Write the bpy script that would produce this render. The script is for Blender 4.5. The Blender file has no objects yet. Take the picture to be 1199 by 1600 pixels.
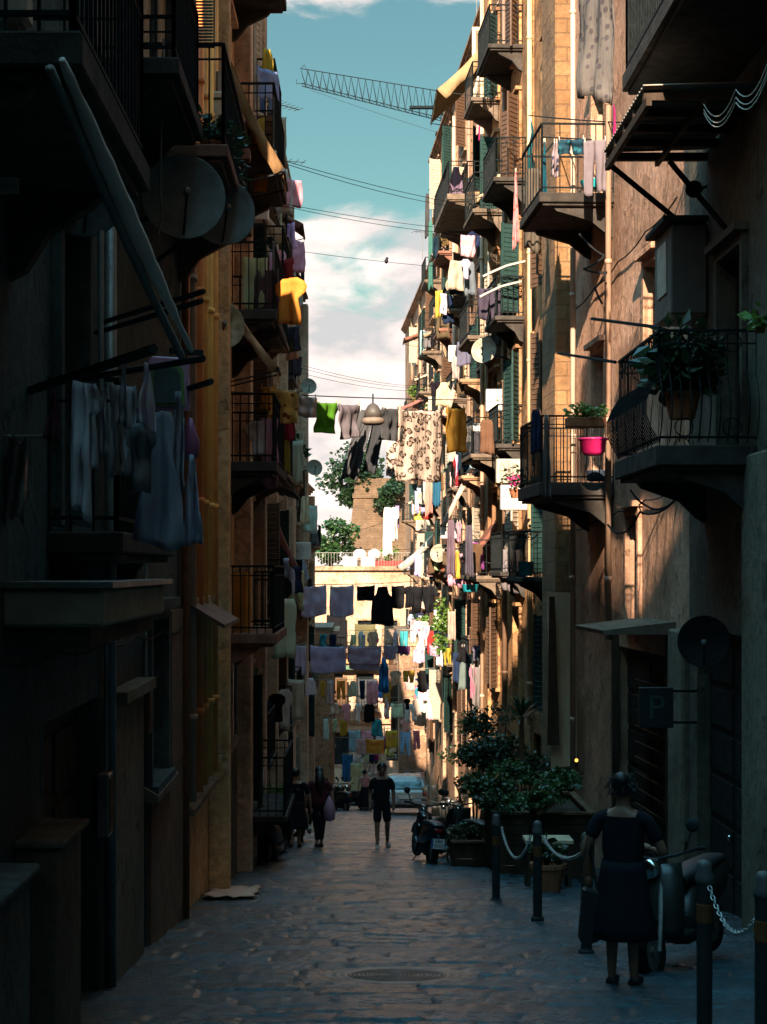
import bpy, math, random
import numpy as np
from mathutils import Vector, Matrix, noise
random.seed(7)
sc = bpy.context.scene
COL = sc.collection
F = 2600.0; CX = 550.0; CY = 890.0; EYE = 1.75
XL = -2.0; XR = 4.4
V = Vector
def P(px, py, Y): return V(((px-CX)/F*Y, Y, EYE-(py-CY)/F*Y))
def gz(y):
    if y < 74: return -0.1192*y
    if y < 112: return -0.1192*74 - 0.15*(y-74)
    return -0.1192*74 - 0.15*38
def gY(py): return EYE*F/(py-1200.0)
def G(px, py):
    Y = gY(py); return V(((px-CX)/F*Y, Y, gz(Y)))
def WY(px, X): return X*F/(px-CX)

# ------------------------------------------------------------- mesh builder
class MB:
    def __init__(s): s.v = []; s.f = []
    def face(s, pts):
        n = len(s.v); s.v += [V(p) for p in pts]; s.f.append(tuple(range(n, n+len(pts)))); return s
    def box(s, a, b):
        x0, x1 = sorted((a[0], b[0])); y0, y1 = sorted((a[1], b[1])); z0, z1 = sorted((a[2], b[2]))
        n = len(s.v)
        s.v += [V(p) for p in ((x0,y0,z0),(x1,y0,z0),(x1,y1,z0),(x0,y1,z0),(x0,y0,z1),(x1,y0,z1),(x1,y1,z1),(x0,y1,z1))]
        s.f += [tuple(n+i for i in q) for q in ((0,3,2,1),(4,5,6,7),(0,1,5,4),(1,2,6,5),(2,3,7,6),(3,0,4,7))]; return s
    def obox(s, c, ax, ay, az):
        c, ax, ay, az = V(c), V(ax), V(ay), V(az); n = len(s.v)
        for sx, sy, sz in ((-1,-1,-1),(1,-1,-1),(1,1,-1),(-1,1,-1),(-1,-1,1),(1,-1,1),(1,1,1),(-1,1,1)):
            s.v.append(c+ax*sx+ay*sy+az*sz)
        s.f += [tuple(n+i for i in q) for q in ((0,3,2,1),(4,5,6,7),(0,1,5,4),(1,2,6,5),(2,3,7,6),(3,0,4,7))]; return s
    def tube(s, pts, r, n=6, closed=False):
        pts = [V(p) for p in pts]; rs = r if isinstance(r, (list, tuple)) else [r]*len(pts)
        rings = []; prev = None
        for i, p in enumerate(pts):
            if closed: t = pts[(i+1) % len(pts)]-pts[i-1]
            else: t = pts[min(i+1, len(pts)-1)]-pts[max(i-1, 0)]
            if t.length < 1e-9: t = V((0,0,1))
            t.normalize()
            if prev is None:
                u = t.cross(V((0,0,1)))
                if u.length < 1e-3: u = t.cross(V((0,1,0)))
            else: u = prev-t*prev.dot(t)
            u.normalize(); prev = u; w = t.cross(u)
            b = len(s.v)
            for k in range(n):
                a = 2*math.pi*(k+.5)/n
                s.v.append(p+(u*math.cos(a)+w*math.sin(a))*rs[i])
            rings.append(b)
        m = len(rings)
        for i in range(m if closed else m-1):
            a, b = rings[i], rings[(i+1) % m]
            for k in range(n): s.f.append((a+k, a+(k+1) % n, b+(k+1) % n, b+k))
        if not closed:
            s.f.append(tuple(rings[0]+k for k in range(n))[::-1]); s.f.append(tuple(rings[-1]+k for k in range(n)))
        return s
    def bar(s, a, b, w=.02, h=None):
        a, b = V(a), V(b); t = (b-a); L = t.length/2
        if L < 1e-6: return s
        t.normalize(); u = t.cross(V((0,0,1)))
        if u.length < 1e-3: u = V((1,0,0))
        u.normalize(); w2 = u.cross(t)
        return s.obox((a+b)/2, u*w/2, t*L, w2*(h or w)/2)
    def lathe(s, c, prof, n=16, axis=(0,0,1), cap=True):
        c = V(c); q = V((0,0,1)).rotation_difference(V(axis).normalized()); rings = []
        for r, z in prof:
            b = len(s.v); rings.append(b)
            for k in range(n):
                a = 2*math.pi*k/n; s.v.append(c+q @ V((r*math.cos(a), r*math.sin(a), z)))
        for i in range(len(rings)-1):
            a, b = rings[i], rings[i+1]
            for k in range(n): s.f.append((a+k, a+(k+1) % n, b+(k+1) % n, b+k))
        if cap:
            s.f.append(tuple(rings[0]+k for k in range(n))[::-1]); s.f.append(tuple(rings[-1]+k for k in range(n)))
        return s
    def torus(s, c, R, r, axis, n=20, m=6):
        q = V((0,0,1)).rotation_difference(V(axis).normalized())
        return s.tube([V(c)+q @ V((R*math.cos(2*math.pi*k/n), R*math.sin(2*math.pi*k/n), 0)) for k in range(n)], r, m, True)
    def grid(s, rows):
        n = len(s.v); w = len(rows[0])
        for r in rows: s.v += [V(p) for p in r]
        for j in range(len(rows)-1):
            for i in range(w-1):
                a = n+j*w+i; s.f.append((a, a+1, a+w+1, a+w))
        return s
    def prism(s, poly, ext):
        poly = [V(p) for p in poly]; ext = V(ext); n = len(s.v); m = len(poly)
        s.v += poly+[p+ext for p in poly]
        s.f.append(tuple(range(n, n+m))[::-1]); s.f.append(tuple(range(n+m, n+2*m)))
        for k in range(m): s.f.append((n+k, n+(k+1) % m, n+m+(k+1) % m, n+m+k))
        return s
    def ball(s, c, r, sc_=(1,1,1), n=10, m=7):
        return s.grid([[V(c)+V((r*sc_[0]*math.sin(math.pi*j/m)*math.cos(2*math.pi*i/n), r*sc_[1]*math.sin(math.pi*j/m)*math.sin(2*math.pi*i/n), r*sc_[2]*math.cos(math.pi*j/m))) for i in range(n+1)] for j in range(m+1)])
    def build(s, name, mat, parent=None, smooth=False, local=False, bev=0, loc=None):
        sh = V((0,0,0))
        if not local:
            if parent is not None:
                r = parent
                while r.parent: r = r.parent
                sh = r.location
            else:
                if loc is not None: sh = V(loc)
                elif s.v:
                    xs = [p.x for p in s.v]; ys = [p.y for p in s.v]; zs = [p.z for p in s.v]
                    sh = V(((min(xs)+max(xs))/2, (min(ys)+max(ys))/2, min(zs)))
        me = bpy.data.meshes.new(name); me.from_pydata([tuple(p-sh) for p in s.v], [], s.f)
        if smooth: me.polygons.foreach_set('use_smooth', [True]*len(me.polygons))
        me.validate(); me.update()
        o = bpy.data.objects.new(name, me); COL.objects.link(o); me.materials.append(mat)
        if parent is not None: o.parent = parent
        elif not local: o.location = sh
        if bev:
            b = o.modifiers.new('edge', 'BEVEL'); b.width = bev; b.segments = 1; b.limit_method = 'ANGLE'
        return o
def tag(o, label, cat, group=None, kind=None):
    if label: o['label'] = label
    if cat: o['category'] = cat
    if group: o['group'] = group
    if kind: o['kind'] = kind
    return o
def thing(name, label, cat, loc=(0,0,0), rz=0, group=None):
    o = bpy.data.objects.new(name, None); COL.objects.link(o); o.empty_display_size = .1
    o.location = loc; o.rotation_euler = (0,0,rz); return tag(o, label, cat, group)
def kids(o): return [c for c in bpy.data.objects if c.parent == o]
def dup(root, loc, rz, label, group=None, scale=1):
    def cp(o, par):
        c = o.copy(); COL.objects.link(c)
        if par: c.parent = par
        for k in kids(o): cp(k, c)
        return c
    r = cp(root, None); r.location = loc; r.rotation_euler = (0,0,rz); r['label'] = label
    if scale != 1: r.scale = (scale,)*3
    if group: r['group'] = group
    return r

# ------------------------------------------------------------- materials
_m = {}
def nodes(name):
    m = bpy.data.materials.new(name); m.use_nodes = True; nt = m.node_tree
    b = nt.nodes['Principled BSDF']; return m, nt, b
def N(nt, t, **k):
    n = nt.nodes.new(t)
    for a, v in k.items():
        if a.startswith('i_'): n.inputs[int(a[2:])].default_value = v
        else: setattr(n, a, v)
    return n
def ramp(nt, fac, stops):
    r = nt.nodes.new('ShaderNodeValToRGB'); e = r.color_ramp.elements
    while len(e) < len(stops): e.new(.5)
    for x, (p, c) in zip(e, stops): x.position = p; x.color = (*c, 1) if len(c) == 3 else c
    nt.links.new(fac, r.inputs[0]); return r.outputs[0]
def mixc(nt, fac, a, b, mode='MIX'):
    n = nt.nodes.new('ShaderNodeMix'); n.data_type = 'RGBA'; n.blend_type = mode
    for i, v in ((0, fac), (6, a), (7, b)):
        if hasattr(v, 'is_linked') or hasattr(v, 'links'): nt.links.new(v, n.inputs[i])
        else: n.inputs[i].default_value = v if i == 0 else (*v[:3], 1)
    return n.outputs[2]
def pos(nt, scale=(1,1,1), obj=False):
    if obj: o = nt.nodes.new('ShaderNodeTexCoord').outputs['Object']
    else: o = nt.nodes.new('ShaderNodeNewGeometry').outputs['Position']
    mp = nt.nodes.new('ShaderNodeMapping'); mp.inputs['Scale'].default_value = scale
    nt.links.new(o, mp.inputs[0]); return mp.outputs[0]
def nz(nt, co, scale, detail=4, rough=.55, dist=0):
    n = nt.nodes.new('ShaderNodeTexNoise'); n.inputs['Scale'].default_value = scale
    n.inputs['Detail'].default_value = detail; n.inputs['Roughness'].default_value = rough; n.inputs['Distortion'].default_value = dist
    nt.links.new(co, n.inputs['Vector']); return n.outputs['Fac']
def bump(nt, b, h, dist=.02, st=1, prev=None):
    n = nt.nodes.new('ShaderNodeBump'); n.inputs['Distance'].default_value = dist; n.inputs['Strength'].default_value = st
    nt.links.new(h, n.inputs['Height'])
    if prev: nt.links.new(prev, n.inputs['Normal'])
    nt.links.new(n.outputs[0], b.inputs['Normal']); return n.outputs[0]
def c3(c, k): return tuple(min(1, x*k) for x in c)
def plain(name, col, rough=.7, metal=0, var=.35, sc_=6, bmp=.004, obj=True, streak=False):
    key = ('p', name)
    if key in _m: return _m[key]
    m, nt, b = nodes(name); co = pos(nt, (1,1,.25) if streak else (1,1,1), obj)
    n1 = nz(nt, co, sc_, 6, .65)
    c = ramp(nt, n1, [(.3, c3(col, 1-var)), (.55, col), (.75, c3(col, 1+var))])
    nt.links.new(c, b.inputs['Base Color']); b.inputs['Roughness'].default_value = rough; b.inputs['Metallic'].default_value = metal
    if rough > .6: b.inputs['Specular IOR Level'].default_value = .15
    rr = ramp(nt, n1, [(.3, (min(1, rough*1.15),)*3), (.7, (rough*.8,)*3)]); nt.links.new(rr, b.inputs['Roughness'])
    if bmp: bump(nt, b, nz(nt, co, sc_*5, 4), bmp)
    _m[key] = m; return m
def plaster(name, c1, c2, c3_, peel=.5, deep=.05):
    """old painted plaster: patches, rain streaks, flaked areas, grazing relief"""
    m, nt, b = nodes(name)
    w = pos(nt); st = pos(nt, (1, 1, .22)); 
    big = nz(nt, w, .55, 6, .6, .4); stk = nz(nt, st, 3.2, 7, .7); fine = nz(nt, w, 9, 6, .7); mid = nz(nt, w, 2.1, 6, .65, .6)
    base = mixc(nt, ramp(nt, big, [(.38, (0,0,0)), (.62, (1,1,1))]), c1, c2)
    sm = mixc(nt, 1, ramp(nt, stk, [(.50, (0,0,0)), (.68, (.9,)*3)]), ramp(nt, nz(nt, w, .8, 3), [(.42, (0,)*3), (.6, (1,)*3)]), 'MULTIPLY')
    base = mixc(nt, sm, base, c3(c1, .34))
    base = mixc(nt, ramp(nt, mid, [(peel, (0,0,0)), (peel+.05, (.9,)*3)]), base, c3_)
    base = mixc(nt, ramp(nt, fine, [(.35, (.7,)*3), (.66, (0,0,0))]), base, c3(c1, .36))
    base = mixc(nt, ramp(nt, nz(nt, w, .33, 7, .68, .8), [(.46, (0,)*3), (.6, (.75,)*3)]), base, c3(c3_, .62))
    nt.links.new(base, b.inputs['Base Color']); b.inputs['Roughness'].default_value = .9
    b.inputs['Specular IOR Level'].default_value = .2
    h = bump(nt, b, ramp(nt, mid, [(peel, (1,1,1)), (peel+.04, (.0,)*3)]), .025)
    h = bump(nt, b, stk, deep*.5, 1, h); bump(nt, b, fine, .03, 1, h)
    return m
def masonry(name, c1, c2, mortar, bw=.5, bh=.25):
    m, nt, b = nodes(name); g = nt.nodes.new('ShaderNodeNewGeometry')
    sx = nt.nodes.new('ShaderNodeSeparateXYZ'); nt.links.new(g.outputs['Position'], sx.inputs[0])
    ad = N(nt, 'ShaderNodeMath', operation='ADD'); nt.links.new(sx.outputs[0], ad.inputs[0]); nt.links.new(sx.outputs[1], ad.inputs[1])
    cb = nt.nodes.new('ShaderNodeCombineXYZ'); nt.links.new(ad.outputs[0], cb.inputs[0]); nt.links.new(sx.outputs[2], cb.inputs[1])
    br = nt.nodes.new('ShaderNodeTexBrick'); nt.links.new(cb.outputs[0], br.inputs[0])
    br.inputs['Color1'].default_value = (*c1, 1); br.inputs['Color2'].default_value = (*c2, 1); br.inputs['Mortar'].default_value = (*mortar, 1)
    br.inputs['Scale'].default_value = 1; br.inputs['Brick Width'].default_value = bw; br.inputs['Row Height'].default_value = bh
    br.inputs['Mortar Size'].default_value = .014; br.inputs['Bias'].default_value = -.1; br.inputs['Mortar Smooth'].default_value = .4
    w = pos(nt); n1 = nz(nt, w, 1.3, 7, .7); n2 = nz(nt, w, 14, 5, .7)
    c = mixc(nt, ramp(nt, n1, [(.35, (.8,)*3), (.6, (0,)*3)]), br.outputs['Color'], c3(c1, .4))
    c = mixc(nt, ramp(nt, n2, [(.35, (.6,)*3), (.6, (0,)*3)]), c, c3(c2, .5))
    nt.links.new(c, b.inputs['Base Color']); b.inputs['Roughness'].default_value = .95
    h = bump(nt, b, br.outputs['Fac'], -.02); h = bump(nt, b, n2, .03, 1, h); bump(nt, b, n1, .08, 1, h)
    return m
def cloth(col, name=None, pat=None, trans=.3, c2=None):
    key = ('c', tuple(round(x, 3) for x in col), pat)
    if key in _m: return _m[key]
    m, nt, b = nodes(name or 'cloth'); out = nt.nodes['Material Output']; co = pos(nt, obj=True)
    n1 = nz(nt, co, 3, 4); base = mixc(nt, ramp(nt, n1, [(.3, (0,)*3), (.7, (1,)*3)]), c3(col, .82), c3(col, 1.1))
    if pat == 'leopard':
        v = N(nt, 'ShaderNodeTexVoronoi', feature='F1'); v.inputs['Scale'].default_value = 6.2; v.inputs['Randomness'].default_value = .75
        nd = N(nt, 'ShaderNodeTexNoise'); nd.inputs['Scale'].default_value = 9; nt.links.new(co, nd.inputs['Vector'])
        vm = N(nt, 'ShaderNodeVectorMath', operation='MULTIPLY_ADD'); vm.inputs[1].default_value = (.09,)*3
        nt.links.new(nd.outputs['Color'], vm.inputs[0]); nt.links.new(co, vm.inputs[2])
        v.voronoi_dimensions = '2D'
        sp = nt.nodes.new('ShaderNodeSeparateXYZ'); nt.links.new(vm.outputs[0], sp.inputs[0]); cb = nt.nodes.new('ShaderNodeCombineXYZ')
        nt.links.new(sp.outputs[0], cb.inputs[0]); nt.links.new(sp.outputs[2], cb.inputs[1]); nt.links.new(cb.outputs[0], v.inputs['Vector'])
        brk = nz(nt, co, 16, 2)
        ring = ramp(nt, v.outputs['Distance'], [(.20, (.55,)*3), (.24, (1,)*3), (.36, (1,)*3), (.41, (0,)*3)])
        ring = mixc(nt, 1, ring, ramp(nt, brk, [(.40, (0,)*3), (.48, (1,)*3)]), 'MULTIPLY')
        base = mixc(nt, ring, base, (.035, .018, .01))
    elif pat == 'flower':
        v = N(nt, 'ShaderNodeTexVoronoi', feature='F1'); v.inputs['Scale'].default_value = 8; nt.links.new(co, v.inputs['Vector'])
        base = mixc(nt, ramp(nt, v.outputs['Distance'], [(.28, (1,)*3), (.36, (0,)*3)]), base, c2 or (.25, .05, .03))
    elif pat == 'stripe':
        wv = N(nt, 'ShaderNodeTexWave'); wv.inputs['Scale'].default_value = 5; nt.links.new(co, wv.inputs[0])
        base = mixc(nt, ramp(nt, wv.outputs['Fac'], [(.4, (0,)*3), (.5, (1,)*3)]), base, c2 or (.5, .48, .45))
    nt.links.new(base, b.inputs['Base Color']); b.inputs['Roughness'].default_value = .95; b.inputs['Specular IOR Level'].default_value = .1
    h = bump(nt, b, nz(nt, pos(nt, (9, 9, 1.6), True), 1, 4), .03); bump(nt, b, nz(nt, co, 130, 2), .002, 1, h)
    tr = nt.nodes.new('ShaderNodeBsdfTranslucent'); nt.links.new(base, tr.inputs[0])
    mx = nt.nodes.new('ShaderNodeMixShader'); mx.inputs[0].default_value = trans
    nt.links.new(b.outputs[0], mx.inputs[1]); nt.links.new(tr.outputs[0], mx.inputs[2]); nt.links.new(mx.outputs[0], out.inputs[0])
    _m[key] = m; return m
def leafmat(name, c1, c2):
    m, nt, b = nodes(name); out = nt.nodes['Material Output']
    oi = nz(nt, pos(nt), 2.6, 4, .7); c = ramp(nt, oi, [(.35, c1), (.65, c2)])
    nt.links.new(c, b.inputs['Base Color']); b.inputs['Roughness'].default_value = .38
    tr = nt.nodes.new('ShaderNodeBsdfTranslucent'); nt.links.new(c, tr.inputs[0])
    mx = nt.nodes.new('ShaderNodeMixShader'); mx.inputs[0].default_value = .3
    nt.links.new(b.outputs[0], mx.inputs[1]); nt.links.new(tr.outputs[0], mx.inputs[2]); nt.links.new(mx.outputs[0], out.inputs[0]); return m
def emit(name, col, st):
    m, nt, b = nodes(name); b.inputs['Emission Color'].default_value = (*col, 1); b.inputs['Emission Strength'].default_value = st
    b.inputs['Base Color'].default_value = (*col, 1); return m

IRON = plain('wrought_iron', (.009, .012, .013), .9, 0, .4, 12, .002)
RUST = plain('rusty_iron', (.11, .055, .03), .85, .1, .5, 9, .004)
DARKM = plain('dark_metal', (.022, .027, .028), .75, 0)
GREYM = plain('grey_metal', (.22, .22, .21), .5, .5)
DISH = plain('dish_grey', (.17, .175, .165), .8, 0, .3, 5, .002)
WHITEP = plain('white_enamel', (.62, .58, .53), .5, 0, .12, 4, .002)
STONE = plain('slab_stone', (.15, .11, .08), .9, 0, .4, 4, .01, False)
SLABD = plain('sooty_slab', (.05, .042, .036), .95, 0, .45, 4, .01, False)
SLABR = plain('red_edged_slab', (.22, .10, .07), .9, 0, .4, 4, .01, False)
SLABO = plain('ochre_slab', (.36, .21, .12), .9, 0, .35, 4, .01, False)
WOOD = plain('old_wood', (.13, .075, .04), .75, 0, .5, 5, .006, True, True)
WOODD = plain('dark_wood', (.05, .032, .02), .7, 0, .5, 6, .005, True, True)
PLY = plain('raw_plywood', (.60, .44, .29), .85, 0, .3, 3, .004, True, True)
GREENS = plain('green_shutter', (.02, .05, .045), .7, 0, .35, 8)
BROWNS = plain('brown_shutter', (.10, .055, .032), .6, 0, .35, 8)
CREAMS = plain('cream_shutter', (.42, .36, .28), .6, 0, .25, 8)
GLASS = plain('dark_pane', (.012, .016, .018), .12, 0, .3, 2, 0)
TERRA = plain('terracotta', (.32, .12, .06), .85, 0, .3, 7)
RUBBER = plain('black_rubber', (.012, .012, .012), .75, 0, .3, 20)
CHROME = plain('chrome', (.6, .6, .58), .15, 1, .1, 5, 0)
BLACKP = plain('black_paint', (.012, .014, .016), .18, 0, .2, 4, 0)
ROPE = plain('line_cord', (.30, .28, .26), .8, 0, .3, 20)
WIRE = plain('black_wire', (.015, .016, .018), .9)
PALE = plain('pale_pipe', (.45, .38, .30), .6, 0, .25, 4)
CORR = plain('corrugated_sheet', (.36, .30, .24), .75, .1, .4, 3, .006)
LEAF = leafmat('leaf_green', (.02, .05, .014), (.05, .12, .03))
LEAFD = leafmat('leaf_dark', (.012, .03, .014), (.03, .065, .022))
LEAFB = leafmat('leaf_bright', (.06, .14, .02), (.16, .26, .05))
SKIN = plain('skin', (.36, .20, .14), .55, 0, .12, 6, .001)
HAIR = plain('dark_hair', (.012, .009, .008), .45, 0, .4, 30)

EXPO = 1.85; SUN_AZ = 8; SUN_EL = 27; SUN_E = 4.8; SKY_S = 0.05; SKY_TINT = (.40,.58,.475); CLOUD_D=(3.9,3.9,3.9); CLOUD_M=(6.6,5.6,5.2); CLOUD_L=(8.2,7.0,6.5)
ZENITH = (5.4,16.5,23)
# ------------------------------------------------------------- building kit
class B: pass
def open_wall(mb, X, s, y0, y1, z0, z1, ops, dep=.24):
    ys = sorted({y0, y1, *[o[0] for o in ops], *[o[1] for o in ops]}); zs = sorted({z0, z1, *[o[2] for o in ops], *[o[3] for o in ops]})
    for i in range(len(ys)-1):
        for j in range(len(zs)-1):
            ym = (ys[i]+ys[i+1])/2; zm = (zs[j]+zs[j+1])/2
            if any(o[0] < ym < o[1] and o[2] < zm < o[3] for o in ops): continue
            mb.face([(X, ys[i], zs[j]), (X, ys[i+1], zs[j]), (X, ys[i+1], zs[j+1]), (X, ys[i], zs[j+1])][::s])
    for a, b, c, d in ops:
        Xi = X+s*dep
        mb.face([(X,a,c),(Xi,a,c),(Xi,a,d),(X,a,d)]); mb.face([(X,b,c),(X,b,d),(Xi,b,d),(Xi,b,c)])
        mb.face([(X,a,c),(X,b,c),(Xi,b,c),(Xi,a,c)]); mb.face([(X,a,d),(Xi,a,d),(Xi,b,d),(X,b,d)])
        mb.face([(Xi,a,c),(Xi,b,c),(Xi,b,d),(Xi,a,d)])
def building(label, short, s, X, y0, y1, ztop, mat, wins=(), doors=(), cornice=True, steps=None, deep=9):
    g = B(); g.s = s; g.X = X; g.y0 = y0; g.y1 = y1; g.mat = mat; g.short = short; g.ztop = ztop
    g.root = thing('building', label, 'building', (X, y0, gz(y0)))
    y0 += .003; y1 -= .003; zb = gz(y1)-1.5
    mb = MB(); ops = [tuple(w[:4]) for w in wins]+[tuple(d[:4]) for d in doors]
    open_wall(mb, X, s, y0, y1, zb, ztop, ops)
    Xb = X+s*deep
    mb.face([(X,y0,zb),(Xb,y0,zb),(Xb,y0,ztop),(X,y0,ztop)]); mb.face([(X,y1,zb),(Xb,y1,zb),(Xb,y1,ztop),(X,y1,ztop)])
    mb.face([(Xb,y0,zb),(Xb,y1,zb),(Xb,y1,ztop),(Xb,y0,ztop)])
    if steps:
        for a, b, z in steps: mb.box((X, a, ztop+.01), (Xb, b, z))
    g.wall = mb.build('wall', mat, g.root)
    MB().box((X-s*.0, y0, ztop-.0), (Xb, y1, ztop+.2)).build('roof', STONE, g.root)
    if cornice:
        c = MB()
        for k, (o_, h) in enumerate(((.12, .12), (.22, .1), (.32, .1))): c.box((X+s*.1, y0, ztop-.32+k*.11), (X-s*o_, y1, ztop-.32+k*.11+h))
        c.build('cornice', mat, g.root)
    for w in wins: window(g, w)
    for d in doors: door(g, d)
    return g
def window(g, w):
    a, b, c, d = w[:4]; st = w[4] if len(w) > 4 else 'green'; X, s = g.X, g.s
    m = MB(); t = .12
    for (ya, yb, za, zb) in ((a-t, a, c, d+t), (b, b+t, c, d+t), (a, b, d, d+t)): m.box((X-s*.003, ya, za), (X-s*.07, yb, zb))
    m.box((X-s*.003, a-t, c-.1), (X-s*.13, b+t, c-.002)); m.box((X-s*.003, a-t-.05, d+t+.002), (X-s*.17, b+t+.05, d+t+.09))
    wn = m.build('window', SURR.get(g.short, STONE), g.root)
    f = MB(); Xi = X+s*.16
    for (ya, yb, za, zb) in ((a+.004, a+.07, c+.004, d-.004), (b-.07, b-.004, c+.004, d-.004), ((a+b)/2-.04, (a+b)/2+.04, c+.004, d-.004), (a+.07, (a+b)/2-.04, d-.08, d-.004), ((a+b)/2+.04, b-.07, d-.08, d-.004), (a+.07, (a+b)/2-.04, c+.004, c+.08), ((a+b)/2+.04, b-.07, c+.004, c+.08)):
        f.box((Xi, ya, za), (Xi+s*.05, yb, zb))
    f.build('frame', WOODD, wn)
    MB().box((Xi+s*.02, a+.07, c+.08), (Xi+s*.03, b-.07, d-.08)).build('pane', GLASS, wn)
    mt = {'green': GREENS, 'brown': BROWNS, 'cream': CREAMS}.get(st)
    if mt:
        hw = (b-a)/2
        for k, (yh, dr) in enumerate(((a-.03, -1), (b+.03, 1))):
            ang = random.uniform(.35, 1.25) if k == 0 else random.uniform(.1, .5)
            u = V((-s*math.sin(ang), dr*math.cos(ang), 0)); n = V((u.y, -u.x, 0)); o = V((X-s*.08, yh, 0))
            q = MB()
            q.obox(o+u*hw/2+V((0,0,(c+d)/2)), u*hw/2*.96, n*.008, V((0,0,(d-c)/2*.98)))
            for (x0, x1) in ((0, .06), (hw-.06, hw)): q.obox(o+u*(x0+x1)/2+V((0,0,(c+d)/2)), u*.03, n*.022, V((0,0,(d-c)/2)))
            nl = max(5, int((d-c)/.12))
            for i in range(nl):
                z = c+.06+(d-c-.12)*(i+.5)/nl
                q.obox(o+u*hw/2+V((0,0,z)), u*(hw/2-.06), n*.02+V((0,0,.018)), V((0,0,.008))+n*-.006)
            q.build('shutter', mt, wn)
def door(g, d):
    a, b, c, e = d[:4]; mt = d[4] if len(d) > 4 else WOODD; X, s = g.X, g.s; Xi = X+s*.17
    m = MB().box((Xi, a+.01, c), (Xi+s*.05, b-.01, e-.01))
    n = max(2, int((e-c)/.55)); w = (b-a)
    for k in range(2):
        for j in range(n):
            y0 = a+.08+k*w/2; z0 = c+.12+(e-c-.2)*j/n
            m.box((Xi-s*.002, y0, z0), (Xi-s*.028, y0+w/2-.16, z0+(e-c-.2)/n-.1))
    dr = m.build('door', mt, g.root)
    MB().ball((Xi-s*.06, (a+b)/2+.08, c+1.05), .035).build('handle', CHROME, dr)
def balcony(g, yn, yf, zt, depth=.95, slab=STONE, rail='bars', rh=1.0, th=.14, railm=None, gap=.13, brk=True, nrail=3):
    X, s = g.X, g.s; xo = X-s*depth
    m = MB().box((X, yn, zt-th), (xo, yf, zt))
    m.box((X, yn+.05, zt-th-.05), (xo+s*.06, yf-.05, zt-th-.001))
    b = m.build('balcony', slab, g.root, bev=.012)
    railm = railm or IRON; i = .05; xi = xo+s*i
    r = MB(); path = [V((X, yn+i, 0)), V((xi, yn+i, 0)), V((xi, yf-i, 0)), V((X, yf-i, 0))]
    if rail == 'solid':
        for k in range(3): r.bar(path[k]+V((0,0,zt+rh/2+.004)), path[k+1]+V((0,0,zt+rh/2+.004)), .07, rh)
    else:
        for k in range(3):
            A, Bp = path[k], path[k+1]
            r.bar(A+V((0,0,zt+rh)), Bp+V((0,0,zt+rh)), .035, .03); r.bar(A+V((0,0,zt+.09)), Bp+V((0,0,zt+.09)), .025)
            if nrail > 2: r.bar(A+V((0,0,zt+rh-.14)), Bp+V((0,0,zt+rh-.14)), .016)
            n = max(2, int((Bp-A).length/gap))
            for j in range(n+1):
                p = A.lerp(Bp, j/n)
                if rail == 'bombe':
                    q = V((0,0,0)); dirn = V((-s, 0, 0)) if k == 1 else V((0, -1 if k == 0 else 1, 0))
                    r.tube([p+dirn*(.16*math.sin(math.pi*min(1, t/.62)) if t < .62 else 0)+V((0,0,zt+.04+t*(rh-.05))) for t in (0,.12,.25,.38,.5,.62,.8,1)], .009, 4)
                else: r.bar(p+V((0,0,zt+.001)), p+V((0,0,zt+rh)), .016 if j not in (0, n) else .03)
            if rail == 'ring' or rail == 'bombe':
                for j in range(max(2, int((Bp-A).length/.36))):
                    p = A.lerp(Bp, (j+.5)/max(2, int((Bp-A).length/.36))); ax = (1,0,0) if k == 1 else (0,1,0)
                    r.torus(p+V((0,0,zt+rh-.13)), .1, .009, ax, 14, 4)
                    if k != 1: r.torus(p+V((0,0,zt+.2)), .1, .009, ax, 14, 4)
    r.build('railing', railm, b)
    if brk:
        for y in (yn+.18, yf-.18):
            q = MB(); pts = [V((X, y-.06, zt-th-.055)), V((xo+s*.25, y-.06, zt-th-.055)), V((xo+s*.3, y-.06, zt-th-.12)), V((X-s*.3*depth, y-.06, zt-th-.28)), V((X-s*.1, y-.06, zt-th-.5)), V((X, y-.06, zt-th-.55))]
            q.prism(pts, (0, .12, 0)).build('bracket', slab, b)
    return b
SURR = {}
ORD = ['ground', 'first', 'second', 'third', 'fourth', 'fifth', 'sixth', 'seventh', 'eighth', 'ninth']

# ------------------------------------------------------------- clothes
PROF = {
 'towel': [(0,0,1),(1,0,1)],
 'shirt': [(0,.26,.74),(.05,.12,.88),(.2,.0,1),(.34,.03,.97),(.36,.2,.8),(1,.17,.83)],
 'dress': [(0,.34,.66),(.08,.28,.72),(.28,.3,.7),(.5,.16,.84),(1,0,1)],
 'long': [(0,.2,.8),(.1,.1,.9),(1,0,1)],
 'vest': [(0,.3,.7),(.2,.22,.78),(.3,.06,.94),(1,0,1)],
 'tri': [(0,.42,.58),(.5,.2,.8),(1,0,1)],
}
def prof(kind, v):
    p = PROF[kind]
    for (a, l0, r0), (b, l1, r1) in zip(p, p[1:]):
        if a <= v <= b:
            t = (v-a)/(b-a) if b > a else 0; return l0+(l1-l0)*t, r0+(r1-r0)*t
    return p[-1][1:]
NAMES = {'towel': 'towel', 'shirt': 'shirt', 'dress': 'dress', 'long': 'garment', 'vest': 'vest', 'tri': 'garment', 'trousers': 'trousers'}
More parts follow.
